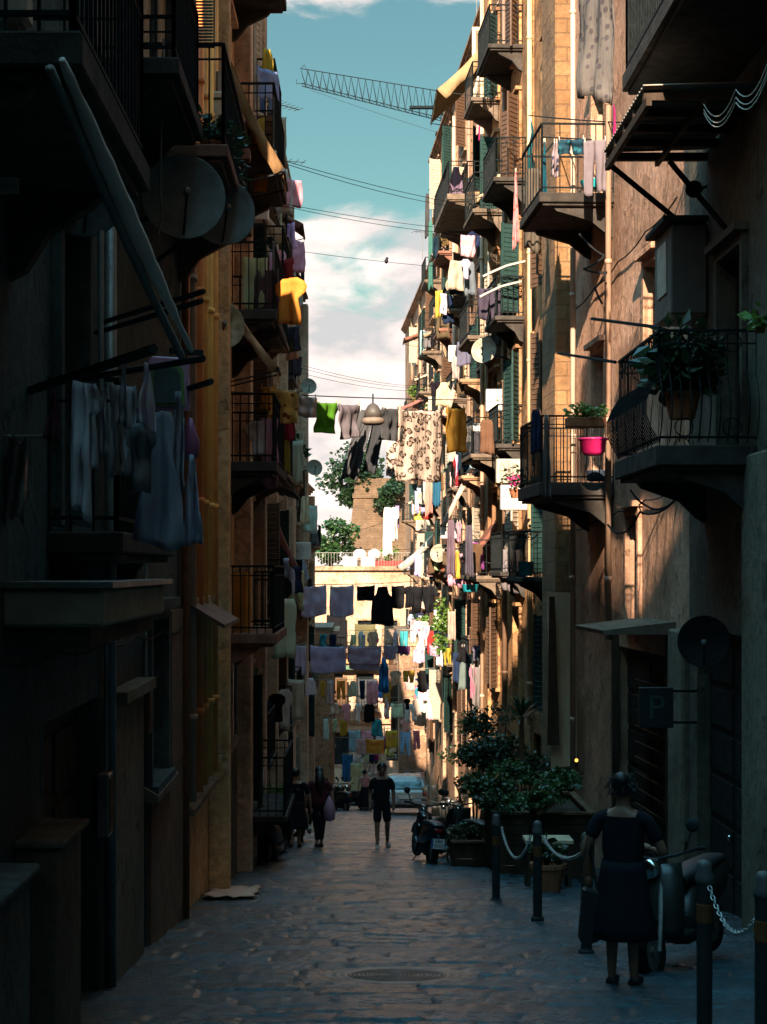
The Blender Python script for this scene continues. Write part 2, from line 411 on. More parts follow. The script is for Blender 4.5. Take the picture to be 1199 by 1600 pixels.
def hang(name, label, A, Bp, h, mat, kind='towel', flap=.12, seed=0, amp=.04, lean=0, skew=0, pegs=False, group=None, cat=None, nu=12, nv=16):
    """a piece of washing whose top edge runs A to Bp and which hangs h metres"""
    A, Bp = V(A), V(Bp); W = Bp-A; n = V((W.y, -W.x, 0))
    if n.length < 1e-6: n = V((0,-1,0))
    n.normalize()
    if n.y > 0: n = -n
    L = W.length; rnd = random.Random(seed*977+len(label)); ph = rnd.uniform(0, 6.3); k1 = rnd.uniform(1.6, 3.0)
    def pt(u, v):
        p = A+W*u; uu = min(1, max(0, u)); sag = -(.035*L*math.sin(math.pi*uu)+.022*L*abs(math.sin(2*math.pi*uu)))*(1-abs(v)*.3)
        d = (n*math.sin(u*k1*2*math.pi+ph+v*1.1)*amp*(.3+abs(v)) + n*noise.noise(V((u*3+ph, v*3, seed)))*amp*1.5 + n*noise.noise(V((u*9+ph, v*2, seed+3)))*amp*.9 + n*lean*max(0, v)*h)
        return p+d+V((0,0,sag-v*h*(1+.035*math.sin(u*5+ph))))+W.normalized()*(noise.noise(V((ph, v*2.3, seed+5)))*.06*L*v+skew*max(0,v)*h)
    mb = MB()
    if kind == 'trousers':
        for l0, l1, r0, r1 in ((0, .5, .02, .4), (.5, 1, .6, .98)):
            rows = []
            for j in range(nv+1):
                v = j/nv; t = max(0, (v-.28)/.72); a = l0+(r0-l0)*t; b = l1+(r1-l1)*t
                rows.append([pt(a+(b-a)*i/6, v)+n*(.03 if .2 < i/6 < .8 else 0) for i in range(7)])
            mb.grid(rows)
    else:
        rows = []
        if flap and kind == 'towel':
            for j in range(4, 0, -1): rows.append([pt(i/nu, -.0001)+V((0,0,-flap*j/4))-n*(.012+.01*j/4) for i in range(nu+1)])
        for j in range(nv+1):
            v = j/nv; l, r = prof(kind, v); rows.append([pt(l+(r-l)*i/nu, v) for i in range(nu+1)])
        mb.grid(rows)
    o = mb.build(name, mat, None, True)
    sd = o.modifiers.new('thick', 'SOLIDIFY'); sd.thickness = .006
    if pegs:
        l, r = prof(kind, 0) if kind != 'trousers' else (0, 1)
        for u in (l+.06*(r-l), r-.06*(r-l)):
            q = pt(u, 0)-A; MB().obox(A+q+V((0,0,.015)), W.normalized()*.007, n*.012, V((0,0,.04))).build('clothes_peg', PALE, o)
    return tag(o, label, cat or {'towel': 'towel', 'trousers': 'trousers', 'shirt': 'shirt', 'dress': 'dress'}.get(kind, 'garment'), group)
def line(label, pts, r=.005, mat=None, sag=.06, cat='clothesline', name='clothesline', group=None):
    out = []; pts = [V(p) for p in pts]
    for a, b in zip(pts, pts[1:]):
        for k in range(9):
            t = k/8; p = a.lerp(b, t); p.z -= sag*(b-a).length*.25*4*t*(1-t); out.append(p)
    return tag(MB().tube(out, r, 5).build(name, mat or WIRE), label, cat, group)
def awning(label, s, Xw, A, Bp, leng, col, pat=None, edge=.16, arm=True):
    """fabric awning: A = top corner on the wall (px), Bp = outer low corner (px); near edge at the wall depth of A"""
    Y = WY(A[0], Xw); a = P(A[0], A[1], Y); b = P(Bp[0], Bp[1], Y)
    t = thing('awning', label, 'awning', (Xw, Y, a.z))
    m = MB(); L = V((0, leng, 0)); rows = []
    for i in range(9):
        q = a.lerp(b, i/8)-V((0,0,.10*math.sin(math.pi*i/8)))
        rows.append([q+L*(j/10)+V((0,0,.02*math.sin(j*2.1+i))) for j in range(11)])
    m.grid(rows)
    fm = cloth(col, 'awning_cloth', pat, .15)
    f = m.build('canvas', fm, t, True); f.modifiers.new('t', 'SOLIDIFY').thickness = .01
    d = (b-a).normalized(); nrm = V((-d.z, 0, d.x)); nrm = nrm if nrm.z > 0 else -nrm
    e = MB(); rows = []
    for i in range(13):
        q = a.lerp(b, i/12)-V((0,0,.10*math.sin(math.pi*i/12)))
        w = edge*(.75+.35*noise.noise(V((i*.7, Y, 1))))
        rows.append([q+V((0, -.004, .004)), q-nrm*w*.5+V((0,.05*math.sin(i*1.3),0)), q-nrm*w])
    e.grid(rows); o = e.build('side_flap', fm, t, True); o.modifiers.new('t', 'SOLIDIFY').thickness = .012
    MB().tube([b+V((0,-.08,-.02)), b+L+V((0,.05,-.02))], .03, 6).build('front_bar', DARKM, t)
    fr = MB(); rows = []
    for j in range(11): rows.append([b+L*(j/10)+V((0,0,-.02)), b+L*(j/10)+V((-s*.01*math.sin(j), 0, -.12-.05*abs(math.sin(j*1.7))))])
    fr.grid(rows).build('valance', fm, t).modifiers.new('t', 'SOLIDIFY').thickness = .006
    if arm:
        for y in (.05, leng-.05):
            MB().bar(b+V((0,y,-.03)), V((Xw, Y+y, b.z-.25)), .022).build('arm', DARKM, t)
    return t
def aircon(label, c, fx, w=.8, h=.6, d=.3, mat=None, group=None):
    """outdoor unit; c = centre of the base at the wall side, fx = direction its fan faces in the xy plane"""
    fx = V(fx).normalized(); u = V((-fx.y, fx.x, 0)); c = V(c); z = V((0,0,1))
    t = thing('air_conditioner', label, 'air conditioner', c, 0, group)
    MB().obox(c+fx*d/2+z*h/2, fx*d/2, u*w/2, z*h/2).build('casing', mat or WHITEP, t, bev=.015)
    fc = c+fx*(d+.004)+z*h*.5-u*w*.12; g = MB()
    for k in range(1, 6): g.torus(fc, h*.42*k/5, .005, fx, 18, 4)
    for k in range(4): g.bar(fc+(u*math.cos(k*.785)+z*math.sin(k*.785))*h*.42, fc-(u*math.cos(k*.785)+z*math.sin(k*.785))*h*.42, .008)
    g.build('fan_grille', DARKM, t)
    q = MB()
    for sgn in (-1, 1): q.bar(c+u*sgn*w*.35-z*.02-fx*.02, c+u*sgn*w*.35+fx*(d+.05)-z*.02, .035); q.bar(c+u*sgn*w*.35-z*.3-fx*.02, c+u*sgn*w*.35+fx*d-z*.02, .02)
    q.build('bracket', RUST, t); return t
def satdish(label, c, r, axis, wallpt, mat=None, group=None):
    c, axis = V(c), V(axis).normalized(); t = thing('satellite_dish', label, 'satellite dish', c, 0, group)
    pr = [(r*k/8, .22*r*(k/8)**2) for k in range(9)]; prof_ = [(max(.002, a), z) for a, z in pr]+[(r*1.02, .22*r)]+[(max(.002, a), z-.018) for a, z in pr[::-1]]
    MB().lathe(c, prof_, 28, axis, False).build('dish', mat or DISH, t, True)
    fp = c+axis*r*.75; low = c-V((0,0,r*.9))+axis*.2*r
    MB().tube([low, (low+fp)/2+V((0,0,-.03)), fp], .012, 5).build('feed_arm', DARKM, t)
    MB().lathe(fp, [(.03, -.05), (.035, .03), (.02, .05)], 10, axis).build('feed_horn', GREYM, t)
    MB().tube([c-axis*.02, c-axis*.12, V(wallpt)], .022, 6).build('mount', DARKM, t); return t
def leaves(mb, c, rad, n, size, rnd, up=.3, spiky=False):
    c = V(c)
    for _ in range(n):
        d = V((rnd.gauss(0,1), rnd.gauss(0,1), rnd.gauss(0,1))); d.normalize()
        r = rnd.random()**.45; p = c+V((d.x*rad[0], d.y*rad[1], d.z*rad[2]))*r
        if noise.noise(p*2.2/max(.3, max(rad))) < -.18: continue
        l = V((rnd.gauss(0,1)+d.x, rnd.gauss(0,1)+d.y, rnd.gauss(0,.7)-up)); l.normalize(); w = l.cross(V((rnd.gauss(0,1), rnd.gauss(0,1), 1))); w.normalize()
        s = size*rnd.uniform(.6, 1.3); wd = s*(.28 if spiky else .42); nn = l.cross(w)*s*.12
        mb.face([p, p+l*s*.45+w*wd+nn, p+l*s, p+l*s*.45-w*wd+nn])
def potplant(label, c, rad, n, size, mat, pot='pot', potw=.2, poth=.25, group=None, cat='plant', name='potted_plant', seed=1, potm=None, spiky=False):
    rnd = random.Random(seed); c = V(c); t = thing(name, label, cat, c, 0, group)
    if pot == 'pot': MB().lathe(c, [(potw*.7, 0), (potw, poth*.85), (potw*1.1, poth*.86), (potw*1.1, poth), (potw*.9, poth), (potw*.88, poth-.04)], 14).build('pot', potm or TERRA, t)
    elif pot == 'box': MB().box(c-V((potw, potw*.5, 0)), c+V((potw, potw*.5, poth))).build('trough', potm or TERRA, t, bev=.01)
    st = MB(); top = c+V((0,0,poth-.02))
    for k in range(9):
        e = top+V((rnd.gauss(0,.5)*rad[0], rnd.gauss(0,.5)*rad[1], rnd.uniform(.6, 1.6)*rad[2])); st.tube([top, top.lerp(e, .5)+V((0,0,.1*rad[2])), e], [.012, .009, .004], 4)
    st.build('stem', WOOD, t)
    lf = MB(); leaves(lf, top+V((0,0,rad[2]*.9)), rad, n, size, rnd, spiky=spiky); lf.build('foliage', mat, t); return t
# ------------------------------------------------------------- people
def skinned(J, E, sub=2, root=0):
    me = bpy.data.meshes.new('s'); me.from_pydata([tuple(j[0]) for j in J], E, []); o = bpy.data.objects.new('s', me); COL.objects.link(o)
    o.modifiers.new('k', 'SKIN').use_smooth_shade = True
    sk = me.skin_vertices[0].data
    for i, j in enumerate(J):
        r = j[1]; sk[i].radius = r if isinstance(r, tuple) else (r, r); sk[i].use_root = (i == root)
    o.modifiers.new('b', 'SUBSURF').levels = sub
    dg = bpy.context.evaluated_depsgraph_get(); dg.update()
    m2 = bpy.data.meshes.new_from_object(o.evaluated_get(dg)); bpy.data.objects.remove(o); bpy.data.meshes.remove(me)
    return m2
def mesh_to(mb, m2):
    n = len(mb.v); mb.v += [v.co.copy() for v in m2.vertices]; mb.f += [tuple(n+i for i in p.vertices) for p in m2.polygons]; bpy.data.meshes.remove(m2)
def hand(mb, wr, dirn, side, curl=.5, fwd=V((0,1,0))):
    """palm and five bent fingers below a wrist"""
    d = V(dirn).normalized(); f = (fwd-d*fwd.dot(d)).normalized(); n = d.cross(f)*side
    mb.tube([wr-d*.01, wr+d*.035, wr+d*.085, wr+d*.095], [.022, .033, .036, .02], 8)
    for k, (o_, L) in enumerate(((.026, .075), (.009, .085), (-.009, .079), (-.026, .062))):
        b = wr+d*.085+f*o_; c1 = b+d*L*.45-n*L*.12*curl; c2 = c1+d*L*.3-n*L*.35*curl; c3_ = c2+d*L*.2-n*L*.4*curl
        mb.tube([b-d*.02, b, c1, c2, c3_], [.008, .0095, .0085, .0075, .005], 6)
    b = wr+d*.03+f*.026; mb.tube([b-f*.01, b+f*.022+d*.02, b+f*.035+d*.05, b+f*.034+d*.072-n*.01], [.011, .0115, .010, .007], 6)
def person(label, loc, rz, H=1.75, legs=None, arms=None, top=None, bottom=None, shoes=None, hair='short', skin=None, broad=1.0, lean=0, toplen=.9, sleeve=.55, shorts=.55, skirt=None, curl=.6):
    t = thing('person', label, 'person', loc, rz); k = H/1.75
    legs = legs or [((.1,.05,.5), (.1,.02,.09)), ((-.1,0,.5), (-.1,-.05,.09))]
    arms = arms or [((.25,-.02,1.14), (.27,.06,.88)), ((-.25,-.02,1.14), (-.27,.06,.88))]
    S = lambda p: V((p[0]*k*(broad if p[2] > .8 else 1), p[1]*k+lean*max(0, p[2]-.9), p[2]*k))
    R = lambda *r: (r[0]*k, r[1]*k) if len(r) > 1 else r[0]*k
    J = [(S((0,0,.95)), R(.145*broad,.105)), (S((0,0,1.1)), R(.13*broad,.095)), (S((0,.01,1.28)), R(.155*broad,.11)), (S((0,0,1.43)), R(.10,.075)), (S((0,.0,1.50)), R(.052)), (S((0,.025,1.575)), R(.07,.075)), (S((0,.02,1.65)), R(.082,.098)), (S((0,.0,1.715)), R(.062,.07)),
         (S((.17,0,1.41)), R(.06)), (S((-.17,0,1.41)), R(.06))]
    E = [(0,1),(1,2),(2,3),(3,4),(4,5),(5,6),(6,7),(3,8),(3,9)]
    an = []
    for i, (el, wr) in enumerate(arms):
        b = 8+i; J += [(S(el), R(.042)), (S(wr), R(.028))]; E += [(b, len(J)-2), (len(J)-2, len(J)-1)]; an.append((len(J)-2, len(J)-1))
    ln = []
    for i, (kn, a) in enumerate(legs):
        sx = 1 if kn[0] > 0 else -1; hip = (.085*sx, 0, .88)
        J += [(S(hip), R(.088)), (S(kn), R(.058)), (S(((kn[0]+a[0])/2, (kn[1]+a[1])/2-.03, (kn[2]+a[2])/2+.06)), R(.054)), (S(a), R(.036)), (S((a[0]*1.12, a[1]+.15, a[2]-.05)), R(.034, .026))]
        m = len(J)-5; E += [(0, m), (m, m+1), (m+1, m+2), (m+2, m+3), (m+3, m+4)]; ln.append(m)
    mb = MB(); mesh_to(mb, skinned(J, E))
    hc = J[6][0]
    mb.tube([hc+V((0,.07,.0))*k, hc+V((0,.108,-.012))*k, hc+V((0,.118,-.03))*k, hc+V((0,.09,-.042))*k], [.012*k, .014*k, .016*k, .01*k], 6)
    for sx in (-1, 1): mb.ball(hc+V((.083*sx, -.005, -.01))*k, .026*k, (.4, .8, 1.2), 8, 6)
    for i, (e, w) in enumerate(an):
        hand(mb, J[w][0], (J[w][0]-J[e][0]), 1 if i == 0 else -1, curl)
    mb.build('body', skin or SKIN, t, True, True)
    fc = MB()
    for sx in (-1, 1): fc.ball(hc+V((.032*sx, .09, .012))*k, .012*k, (1.2, .6, .7), 8, 6)
    fc.build('eyes', plain('eye_dark', (.02,.015,.012), .3), t, True, True)
    MB().tube([hc+V((-.025,.088,-.065))*k, hc+V((0,.1,-.066))*k, hc+V((.025,.088,-.065))*k], .006*k, 5).build('mouth', plain('lips', (.28,.11,.09), .5), t, True, True)
    h = MB(); h.ball(hc+V((0,-.018,.032))*k, .108*k, (.92, 1.02, .98), 14, 9)
    if hair == 'long': h.tube([hc+V((0,-.05,.05))*k, hc+V((0,-.1,-.08))*k, hc+V((.01,-.13,-.24))*k, hc+V((0,-.13,-.42))*k], [.07*k, .105*k, .12*k, .06*k], 10)
    if hair == 'bun':
        h.ball(hc+V((0,-.105,.085))*k, .066*k)
        rh = random.Random(5)
        for _ in range(70):
            a_ = rh.uniform(0,6.28); e_ = rh.uniform(-.3,1.4); d_ = V((math.cos(a_)*math.cos(e_),math.sin(a_)*math.cos(e_),math.sin(e_))); q_ = hc+(V((0,-.018,.032))+d_*.103)*k
            if d_.y < .5: h.tube([q_,q_+(d_*.012+V((rh.uniform(-.03,.03),-.02,rh.uniform(-.04,.02))))*k,q_+(d_*.016+V((rh.uniform(-.05,.05),-.03,-.06)))*k],[.006*k,.005*k,.002*k],4)
    cut = hc.z-.03*k; keep = [f for f in h.f if not (sum(h.v[i].y for i in f)/len(f) > hc.y+.05*k and sum(h.v[i].z for i in f)/len(f) < hc.z+.055*k)]
    h.f = keep; h.build('hair', HAIR, t, True, True)
    if top:
        x = 1.16; JJ = [(S((0,0,toplen-.06)), R(.17*broad,.132)), (J[1][0], R(.155*broad,.12)), (J[2][0], R(.172*broad,.126)), (J[3][0]-V((0,0,.01)), R(.115,.085)), (S((.175,0,1.405)), R(.07)), (S((-.175,0,1.405)), R(.07))]
        EE = [(0,1),(1,2),(2,3),(3,4),(3,5)]
        for i in (0, 1):
            e, w = an[i]; a = J[8+i][0]; el = J[e][0]
            if sleeve <= 1: JJ.append((a.lerp(el, sleeve*1.4 if sleeve < .7 else 1), R(.066)))
            EE.append((4+i, len(JJ)-1))
            if sleeve > 1: pass
        m = MB(); mesh_to(m, skinned(JJ, EE, 2, 2)); m.build('shirt', top, t, True, True)
    if skirt:
        m = MB(); rows = []
        z0, z1, w1 = skirt
        for j in range(9):
            v = j/8; r = .15*broad+(w1-.15*broad)*v
            rows.append([S((0,0,z0+(z1-z0)*v))+V((r*k*math.cos(a)*(1+.05*math.sin(a*7+j)*v), r*.78*k*math.sin(a)*(1+.06*math.sin(a*6)*v), 0)) for a in [2*math.pi*i/28 for i in range(29)]])
        m.grid(rows); o = m.build('skirt', bottom, t, True, True); o.modifiers.new('t', 'SOLIDIFY').thickness = .01
    elif bottom:
        JJ = [(S((0,0,1.07)), R(.146*broad,.11)), (S((0,0,.93)), R(.155*broad,.12))]; EE = [(0,1)]
        for m in ln:
            b = len(JJ); JJ.append((J[m][0], R(.105)))
            kn, a = J[m+1][0], J[m+3][0]
            if shorts < 1: JJ.append((J[m][0].lerp(kn, shorts*1.3), R(.092))); EE += [(1,b),(b,b+1)]
            else: JJ += [(kn, R(.075)), (J[m+2][0], R(.068)), (a+V((0,0,.06)), R(.05))]; EE += [(1,b),(b,b+1),(b+1,b+2),(b+2,b+3)]
        m = MB(); mesh_to(m, skinned(JJ, EE, 2, 1)); m.build('shorts' if shorts < 1 else 'trousers', bottom, t, True, True)
    if shoes:
        for m in ln:
            a, to = J[m+3][0], J[m+4][0]; q = MB()
            mesh_to(q, skinned([(a+V((0,-.03,-.045)), R(.052,.052)), (a+V((0,.03,-.035)), R(.054,.058)), (to+V((0,-.02,.005)), R(.055,.042)), (to+V((0,.06,.0)), R(.042,.032))], [(0,1),(1,2),(2,3)], 2, 1))
            q.build('shoe', shoes, t, True, True)
    return t

# ------------------------------------------------------------- two-wheelers, forward = +Y
def text_mesh(txt, size, mat, name, parent, M_, ext=.003):
    cu = bpy.data.curves.new('t', 'FONT'); cu.body = txt; cu.size = size; cu.extrude = ext; cu.align_x = 'CENTER'; cu.align_y = 'CENTER'
    o = bpy.data.objects.new('t', cu); COL.objects.link(o); dg = bpy.context.evaluated_depsgraph_get(); dg.update()
    me = bpy.data.meshes.new_from_object(o.evaluated_get(dg)); bpy.data.objects.remove(o)
    me.transform(M_); me.materials.clear(); me.materials.append(mat)
    n = bpy.data.objects.new(name, me); COL.objects.link(n); n.parent = parent; return n
def scooter(label, loc, rz, paint, lean=.1, plate=None, big=False, group=None, shield=True):
    t = thing('motorbike' if big else 'scooter', label, 'motorbike' if big else 'scooter', loc, 0, group)
    r = .31 if big else .25; w = .065 if big else .055; yb, yf = -.66, .68
    def wheel(nm, y):
        q = MB().torus((0,y,r), r-w, w, (1,0,0), 24, 8); o = q.build(nm, RUBBER, t, True, True)
        a = MB().lathe((-.03,y,r), [(r-w*1.5, 0), (r-w*1.2, .0), (r-w*1.2, .06), (r-w*1.5, .06)], 20, (1,0,0))
        for k in range(5): a.bar((0,y,r), V((0,y,r))+V((0,math.cos(k*1.257),math.sin(k*1.257)))*(r-w*1.3), .03)
        a.lathe((-.05,y,r), [(.05,0),(.05,.1)], 10, (1,0,0)); a.build('rim', GREYM, o, False, True)
    wheel('rear_wheel', yb); wheel('front_wheel', yf)
    def loft(secs, n=12):
        return [[V((hw*math.copysign(abs(math.cos(a))**.7, math.cos(a)), y+dy*math.sin(a), zc+hh*math.copysign(abs(math.sin(a))**.7, math.sin(a)))) for a in [2*math.pi*i/n for i in range(n+1)]] for (y, zc, hw, hh, dy) in secs]
    m = MB(); m.grid(loft([(-1.0,.72,.03,.02,0),(-.96,.72,.13,.08,0),(-.75,.66,.18,.16,0),(-.4,.58,.18,.2,0),(-.1,.5,.15,.18,0),(.05,.4,.14,.1,0),(.06,.4,.02,.02,0)]))
    m.grid(loft([(.02,.3,.16,.05,0),(.3,.3,.16,.05,0),(.42,.36,.15,.06,0)]))
    m.build('body', paint, t, True, True)
    m = MB()
    if shield:
        m.grid([[V((x*(.2+.04*math.sin(v*3)), .42+.06*v+.10*(1-x*x)-.18*v*v, .32+.62*v)) for x in (-1,-.6,-.2,.2,.6,1)] for v in [i/7 for i in range(8)]])
    else: m.grid(loft([(.15,.74,.1,.1,0),(.3,.78,.15,.13,0),(.42,.74,.1,.08,0)]))
    o = m.build('front_shield' if shield else 'fuel_tank', paint, t, True, True)
    if shield: o.modifiers.new('t', 'SOLIDIFY').thickness = .03
    MB().grid(loft([(-.98,.8,.08,.03,0),(-.9,.82,.14,.05,0),(-.5,.8,.15,.06,0),(-.2,.76,.15,.06,0),(.0,.74,.1,.05,0)])).build('seat', plain('black_vinyl', (.015,.015,.016), .45), t, True, True)
    m = MB()
    for a in range(7): pass
    m.grid([[V((x*.075, yf+math.cos(a)*(r+.03), r+math.sin(a)*(r+.03)-.02*abs(x))) for x in (-1,-.5,0,.5,1)] for a in [.3+i*.25 for i in range(9)]])
    o = m.build('mudguard', paint, t, True, True); o.modifiers.new('t', 'SOLIDIFY').thickness = .012
    f = MB()
    for sx in (-.085, .085): f.tube([(sx, yf, r), (sx, yf-.12, r+.32), (sx*.7, yf-.28, .92)], .024, 6)
    f.tube([(0, yf-.2, .6), (0, yf-.3, 1.0)], .035, 8); f.build('fork', GREYM, t, False, True)
    h = MB().tube([(-.36,.28,1.06),(-.2,.36,1.02),(0,.38,.99),(.2,.36,1.02),(.36,.28,1.06)], .014, 6)
    hb = h.build('handlebar', DARKM, t, False, True)
    for sx in (-1, 1):
        MB().tube([(sx*.3,.3,1.05),(sx*.36,.27,1.06),(sx*.42,.24,1.06)], .02, 8).build('grip', RUBBER, hb, False, True)
    for sx in (-1, 1):
        q = MB().tube([(sx*.26,.33,1.04),(sx*.33,.34,1.18),(sx*.36,.33,1.24)], .008, 5)
        q.lathe((sx*.37,.34,1.27), [(.03,-.02),(.062,-.008),(.062,.006)], 14, (0,-1,0)); q.build('mirror', DARKM, t, True, True)
    MB().lathe((0,.46,.92), [(.045,-.1),(.085,-.02),(.09,.05),(.07,.075),(.02,.085)], 16, (0,1,0)).build('headlight', CHROME, t, True, True)
    MB().box((-.07,-1.015,.70),(.07,-.985,.76)).build('tail_light', plain('red_lens', (.25,.01,.01), .2), t, False, True, .01)
    e = MB().tube([(.1,.1,.3),(.17,-.2,.26),(.19,-.5,.3),(.2,-.95,.42)], [.03,.035,.05,.055], 10); e.build('exhaust', GREYM, t, True, True)
    MB().box((-.12,-.5,.2),(.08,.1,.48)).build('engine', DARKM, t, False, True, .03)
    if plate:
        pl = MB().box((-.115,-1.06,.42),(.115,-1.05,.60)).build('license_plate', plain('plate_white', (.7,.7,.68), .4, 0, .1), t, False, True)
        MB().box((-.13,-1.06,.45),(-.105,-1.052,.58)).box((-.114,-1.062,.425),(-.09,-1.0605,.595)).build('plate_band', plain('plate_blue', (.03,.12,.35), .4, 0, .1), pl, False, True)
        for i, tx in enumerate(plate):
            text_mesh(tx, .085, BLACKP, 'plate_lettering', pl, Matrix.Translation((.012, -1.062, .555-.085*i)) @ Matrix.Rotation(math.pi/2, 4, 'X'))
        MB().bar((0,-1.045,.6),(0,-.93,.72),.05).build('plate_holder', DARKM, t, False, True)
    MB().tube([(-.1,-.05,.25),(-.22,-.06,.03)], .012, 6).build('side_stand', DARKM, t, False, True)
    t.rotation_euler = (0, lean, rz); return t
def bollard(label, x, y, h=1.1, group='bollards along the right of the roadway'):
    z = gz(y); t = thing('bollard', label, 'bollard', (x,y,z-.01), 0, group)
    MB().lathe((x,y,z-.01), [(.075,0),(.075,.05),(.052,.07),(.052,h-.12)], 14).build('post', DARKM, t, False)
    MB().lathe((x,y,z+h-.13), [(.052,0),(.062,.02),(.062,.05),(.05,.08),(.05,.12),(.038,.15),(.01,.16)], 14).build('cap', plain('grey_cap', (.08,.075,.07), .6), t, True)
    MB().lathe((x,y,z+h*.66), [(.0525,0),(.055,.004),(.055,.12),(.0525,.124)], 14).build('reflective_band', plain('faded_orange', (.13,.05,.018), .7), t)
    return t
def chain(label, a, b, sag, link=.055):
    a, b = V(a), V(b); n = max(6, int((b-a).length*1.06/(link*.74))); mb = MB(); pts = []
    for k in range(n+1):
        q = k/n; p = a.lerp(b, q); p.z -= sag*4*q*(1-q); pts.append(p)
    for k in range(n):
        c = (pts[k]+pts[k+1])/2; d = (pts[k+1]-pts[k]).normalized(); u = d.cross(V((0,0,1))).normalized(); w = u.cross(d)
        if k % 2: u = w
        ring = [c+d*math.cos(x)*link*.5+u*math.sin(x)*link*.28 for x in [2*math.pi*i/8 for i in range(8)]]
        mb.tube(ring, .006, 4, True)
    return tag(mb.build('chain', plain('steel_chain', (.45,.45,.43), .35, .8), None, True), label, 'chain')
# ============================================================= camera, sky, sun
sc.view_settings.view_transform = 'Standard'; sc.view_settings.look = 'None'; sc.view_settings.gamma = 1; sc.view_settings.exposure = EXPO
cam = bpy.data.objects.new('camera', bpy.data.cameras.new('camera')); COL.objects.link(cam); sc.camera = cam
cam.location = (0,0,EYE); cam.rotation_euler = (math.pi/2, 0, 0)
cd = cam.data; cd.sensor_fit = 'VERTICAL'; cd.sensor_height = 36; cd.sensor_width = 27; cd.lens = F/1600*36; cd.clip_end = 3000
cd.shift_x = (599.5-CX)/1600; cd.shift_y = (CY-800)/1600
th = math.radians(SUN_AZ); el = math.radians(SUN_EL)
sdir = V((-math.sin(th)*math.cos(el), -math.cos(th)*math.cos(el), math.sin(el)))
sun = bpy.data.objects.new('sun', bpy.data.lights.new('sun', 'SUN')); COL.objects.link(sun)
sun.data.energy = SUN_E; sun.data.angle = math.radians(.5); sun.data.color = (1, .80, .60)
sun.rotation_euler = sdir.to_track_quat('Z', 'Y').to_euler(); sun.location = (0, -5, 60)
w = bpy.data.worlds.new('World'); sc.world = w; w.use_nodes = True; nt = w.node_tree; bg = nt.nodes['Background']
sky = nt.nodes.new('ShaderNodeTexSky'); sky.sky_type = 'NISHITA'; sky.sun_disc = False; sky.sun_elevation = el; sky.sun_rotation = math.atan2(sdir.x, sdir.y)
sky.air_density = 1.2; sky.dust_density = 1.0; sky.ozone_density = 1.0
tint0 = mixc(nt, 1.0, sky.outputs[0], SKY_TINT, 'MULTIPLY')
tc = nt.nodes.new('ShaderNodeTexCoord'); nv = N(nt, 'ShaderNodeVectorMath', operation='NORMALIZE'); nt.links.new(tc.outputs['Generated'], nv.inputs[0])
mp = nt.nodes.new('ShaderNodeMapping'); mp.inputs['Scale'].default_value = (9, 9, 20); mp.inputs['Location'].default_value = (3.1, 0.6, 1.35); nt.links.new(nv.outputs[0], mp.inputs[0])
sz0 = nt.nodes.new('ShaderNodeSeparateXYZ'); nt.links.new(nv.outputs[0], sz0.inputs[0])
tint = mixc(nt, ramp(nt, sz0.outputs[2], [(.5, (0,)*3), (.88, (1,)*3)]), tint0, ZENITH)
n1 = nz(nt, mp.outputs[0], 1.0, 9, .56, .35)
sz = nt.nodes.new('ShaderNodeSeparateXYZ'); nt.links.new(nv.outputs[0], sz.inputs[0])
bias = ramp(nt, sz.outputs[2], [(0, (.78,)*3), (.115, (.66,)*3), (.20, (.56,)*3), (.235, (.24,)*3), (.295, (.26,)*3), (.33, (.66,)*3), (.42, (.55,)*3), (.6, (.42,)*3)])
ad = N(nt, 'ShaderNodeMath', operation='ADD'); nt.links.new(n1, ad.inputs[0]); nt.links.new(bias, ad.inputs[1])
mask = ramp(nt, ad.outputs[0], [(.0, (0,)*3), (.97, (0,)*3), (1.0, (.3,)*3)]);
mr = N(nt, 'ShaderNodeMapRange', interpolation_type='SMOOTHSTEP'); mr.inputs[1].default_value = .96; mr.inputs[2].default_value = 1.10; nt.links.new(ad.outputs[0], mr.inputs[0])
mp2 = nt.nodes.new('ShaderNodeMapping'); mp2.inputs['Scale'].default_value = (14, 14, 34); mp2.inputs['Location'].default_value = (1.3, 4.6, .1); nt.links.new(nv.outputs[0], mp2.inputs[0])
shade = nz(nt, mp2.outputs[0], 1.0, 7, .55, .2)
cc = ramp(nt, shade, [(.36, CLOUD_D), (.52, CLOUD_M), (.66, CLOUD_L)])
skyc = mixc(nt, mr.outputs[0], tint, cc)
nt.links.new(skyc, bg.inputs[0]); bg.inputs[1].default_value = SKY_S

# ============================================================= ground and road
def hash2(i, j, k=0): return np.modf(np.abs(np.sin(i*12.9898+j*78.233+k*37.719)*43758.5453))[0]
ys = [-45, 0, 4]+[6+i*2 for i in range(34)]+[74, 80, 90, 100, 112, 130, 200, 400, 1500]
g = MB(); xs = [-900, -150, -40, -12, -4, 0, 5, 12, 40, 150, 900]
g.grid([[V((x, y, gz(y)-.02)) for x in xs] for y in ys])
asph = plain('dark_ground', (.05,.05,.05), .9, 0, .3, 3, .01, False)
tag(g.build('ground', asph, None, False, True), None, None, None, 'structure')
yy = [6.0]
while yy[-1] < 78: yy.append(yy[-1]+max(.024, .0022*yy[-1]))
yy = np.array(yy); xx = np.arange(-2.25, 4.6, .04)
Xg, Yg = np.meshgrid(xx, yy)
wob = .10*np.sin(Xg*1.1+Yg*.35)+.06*np.sin(Xg*2.7-Yg*.8+1)
rowh = .42; rj = np.floor((Yg+wob)/rowh); fy = (Yg+wob)/rowh-rj
stw = .62+.34*hash2(rj, 3.0); sx_ = (Xg+hash2(rj, 1.0)*.8+.04*np.sin(Yg*3))/stw; ci = np.floor(sx_); fx = sx_-ci
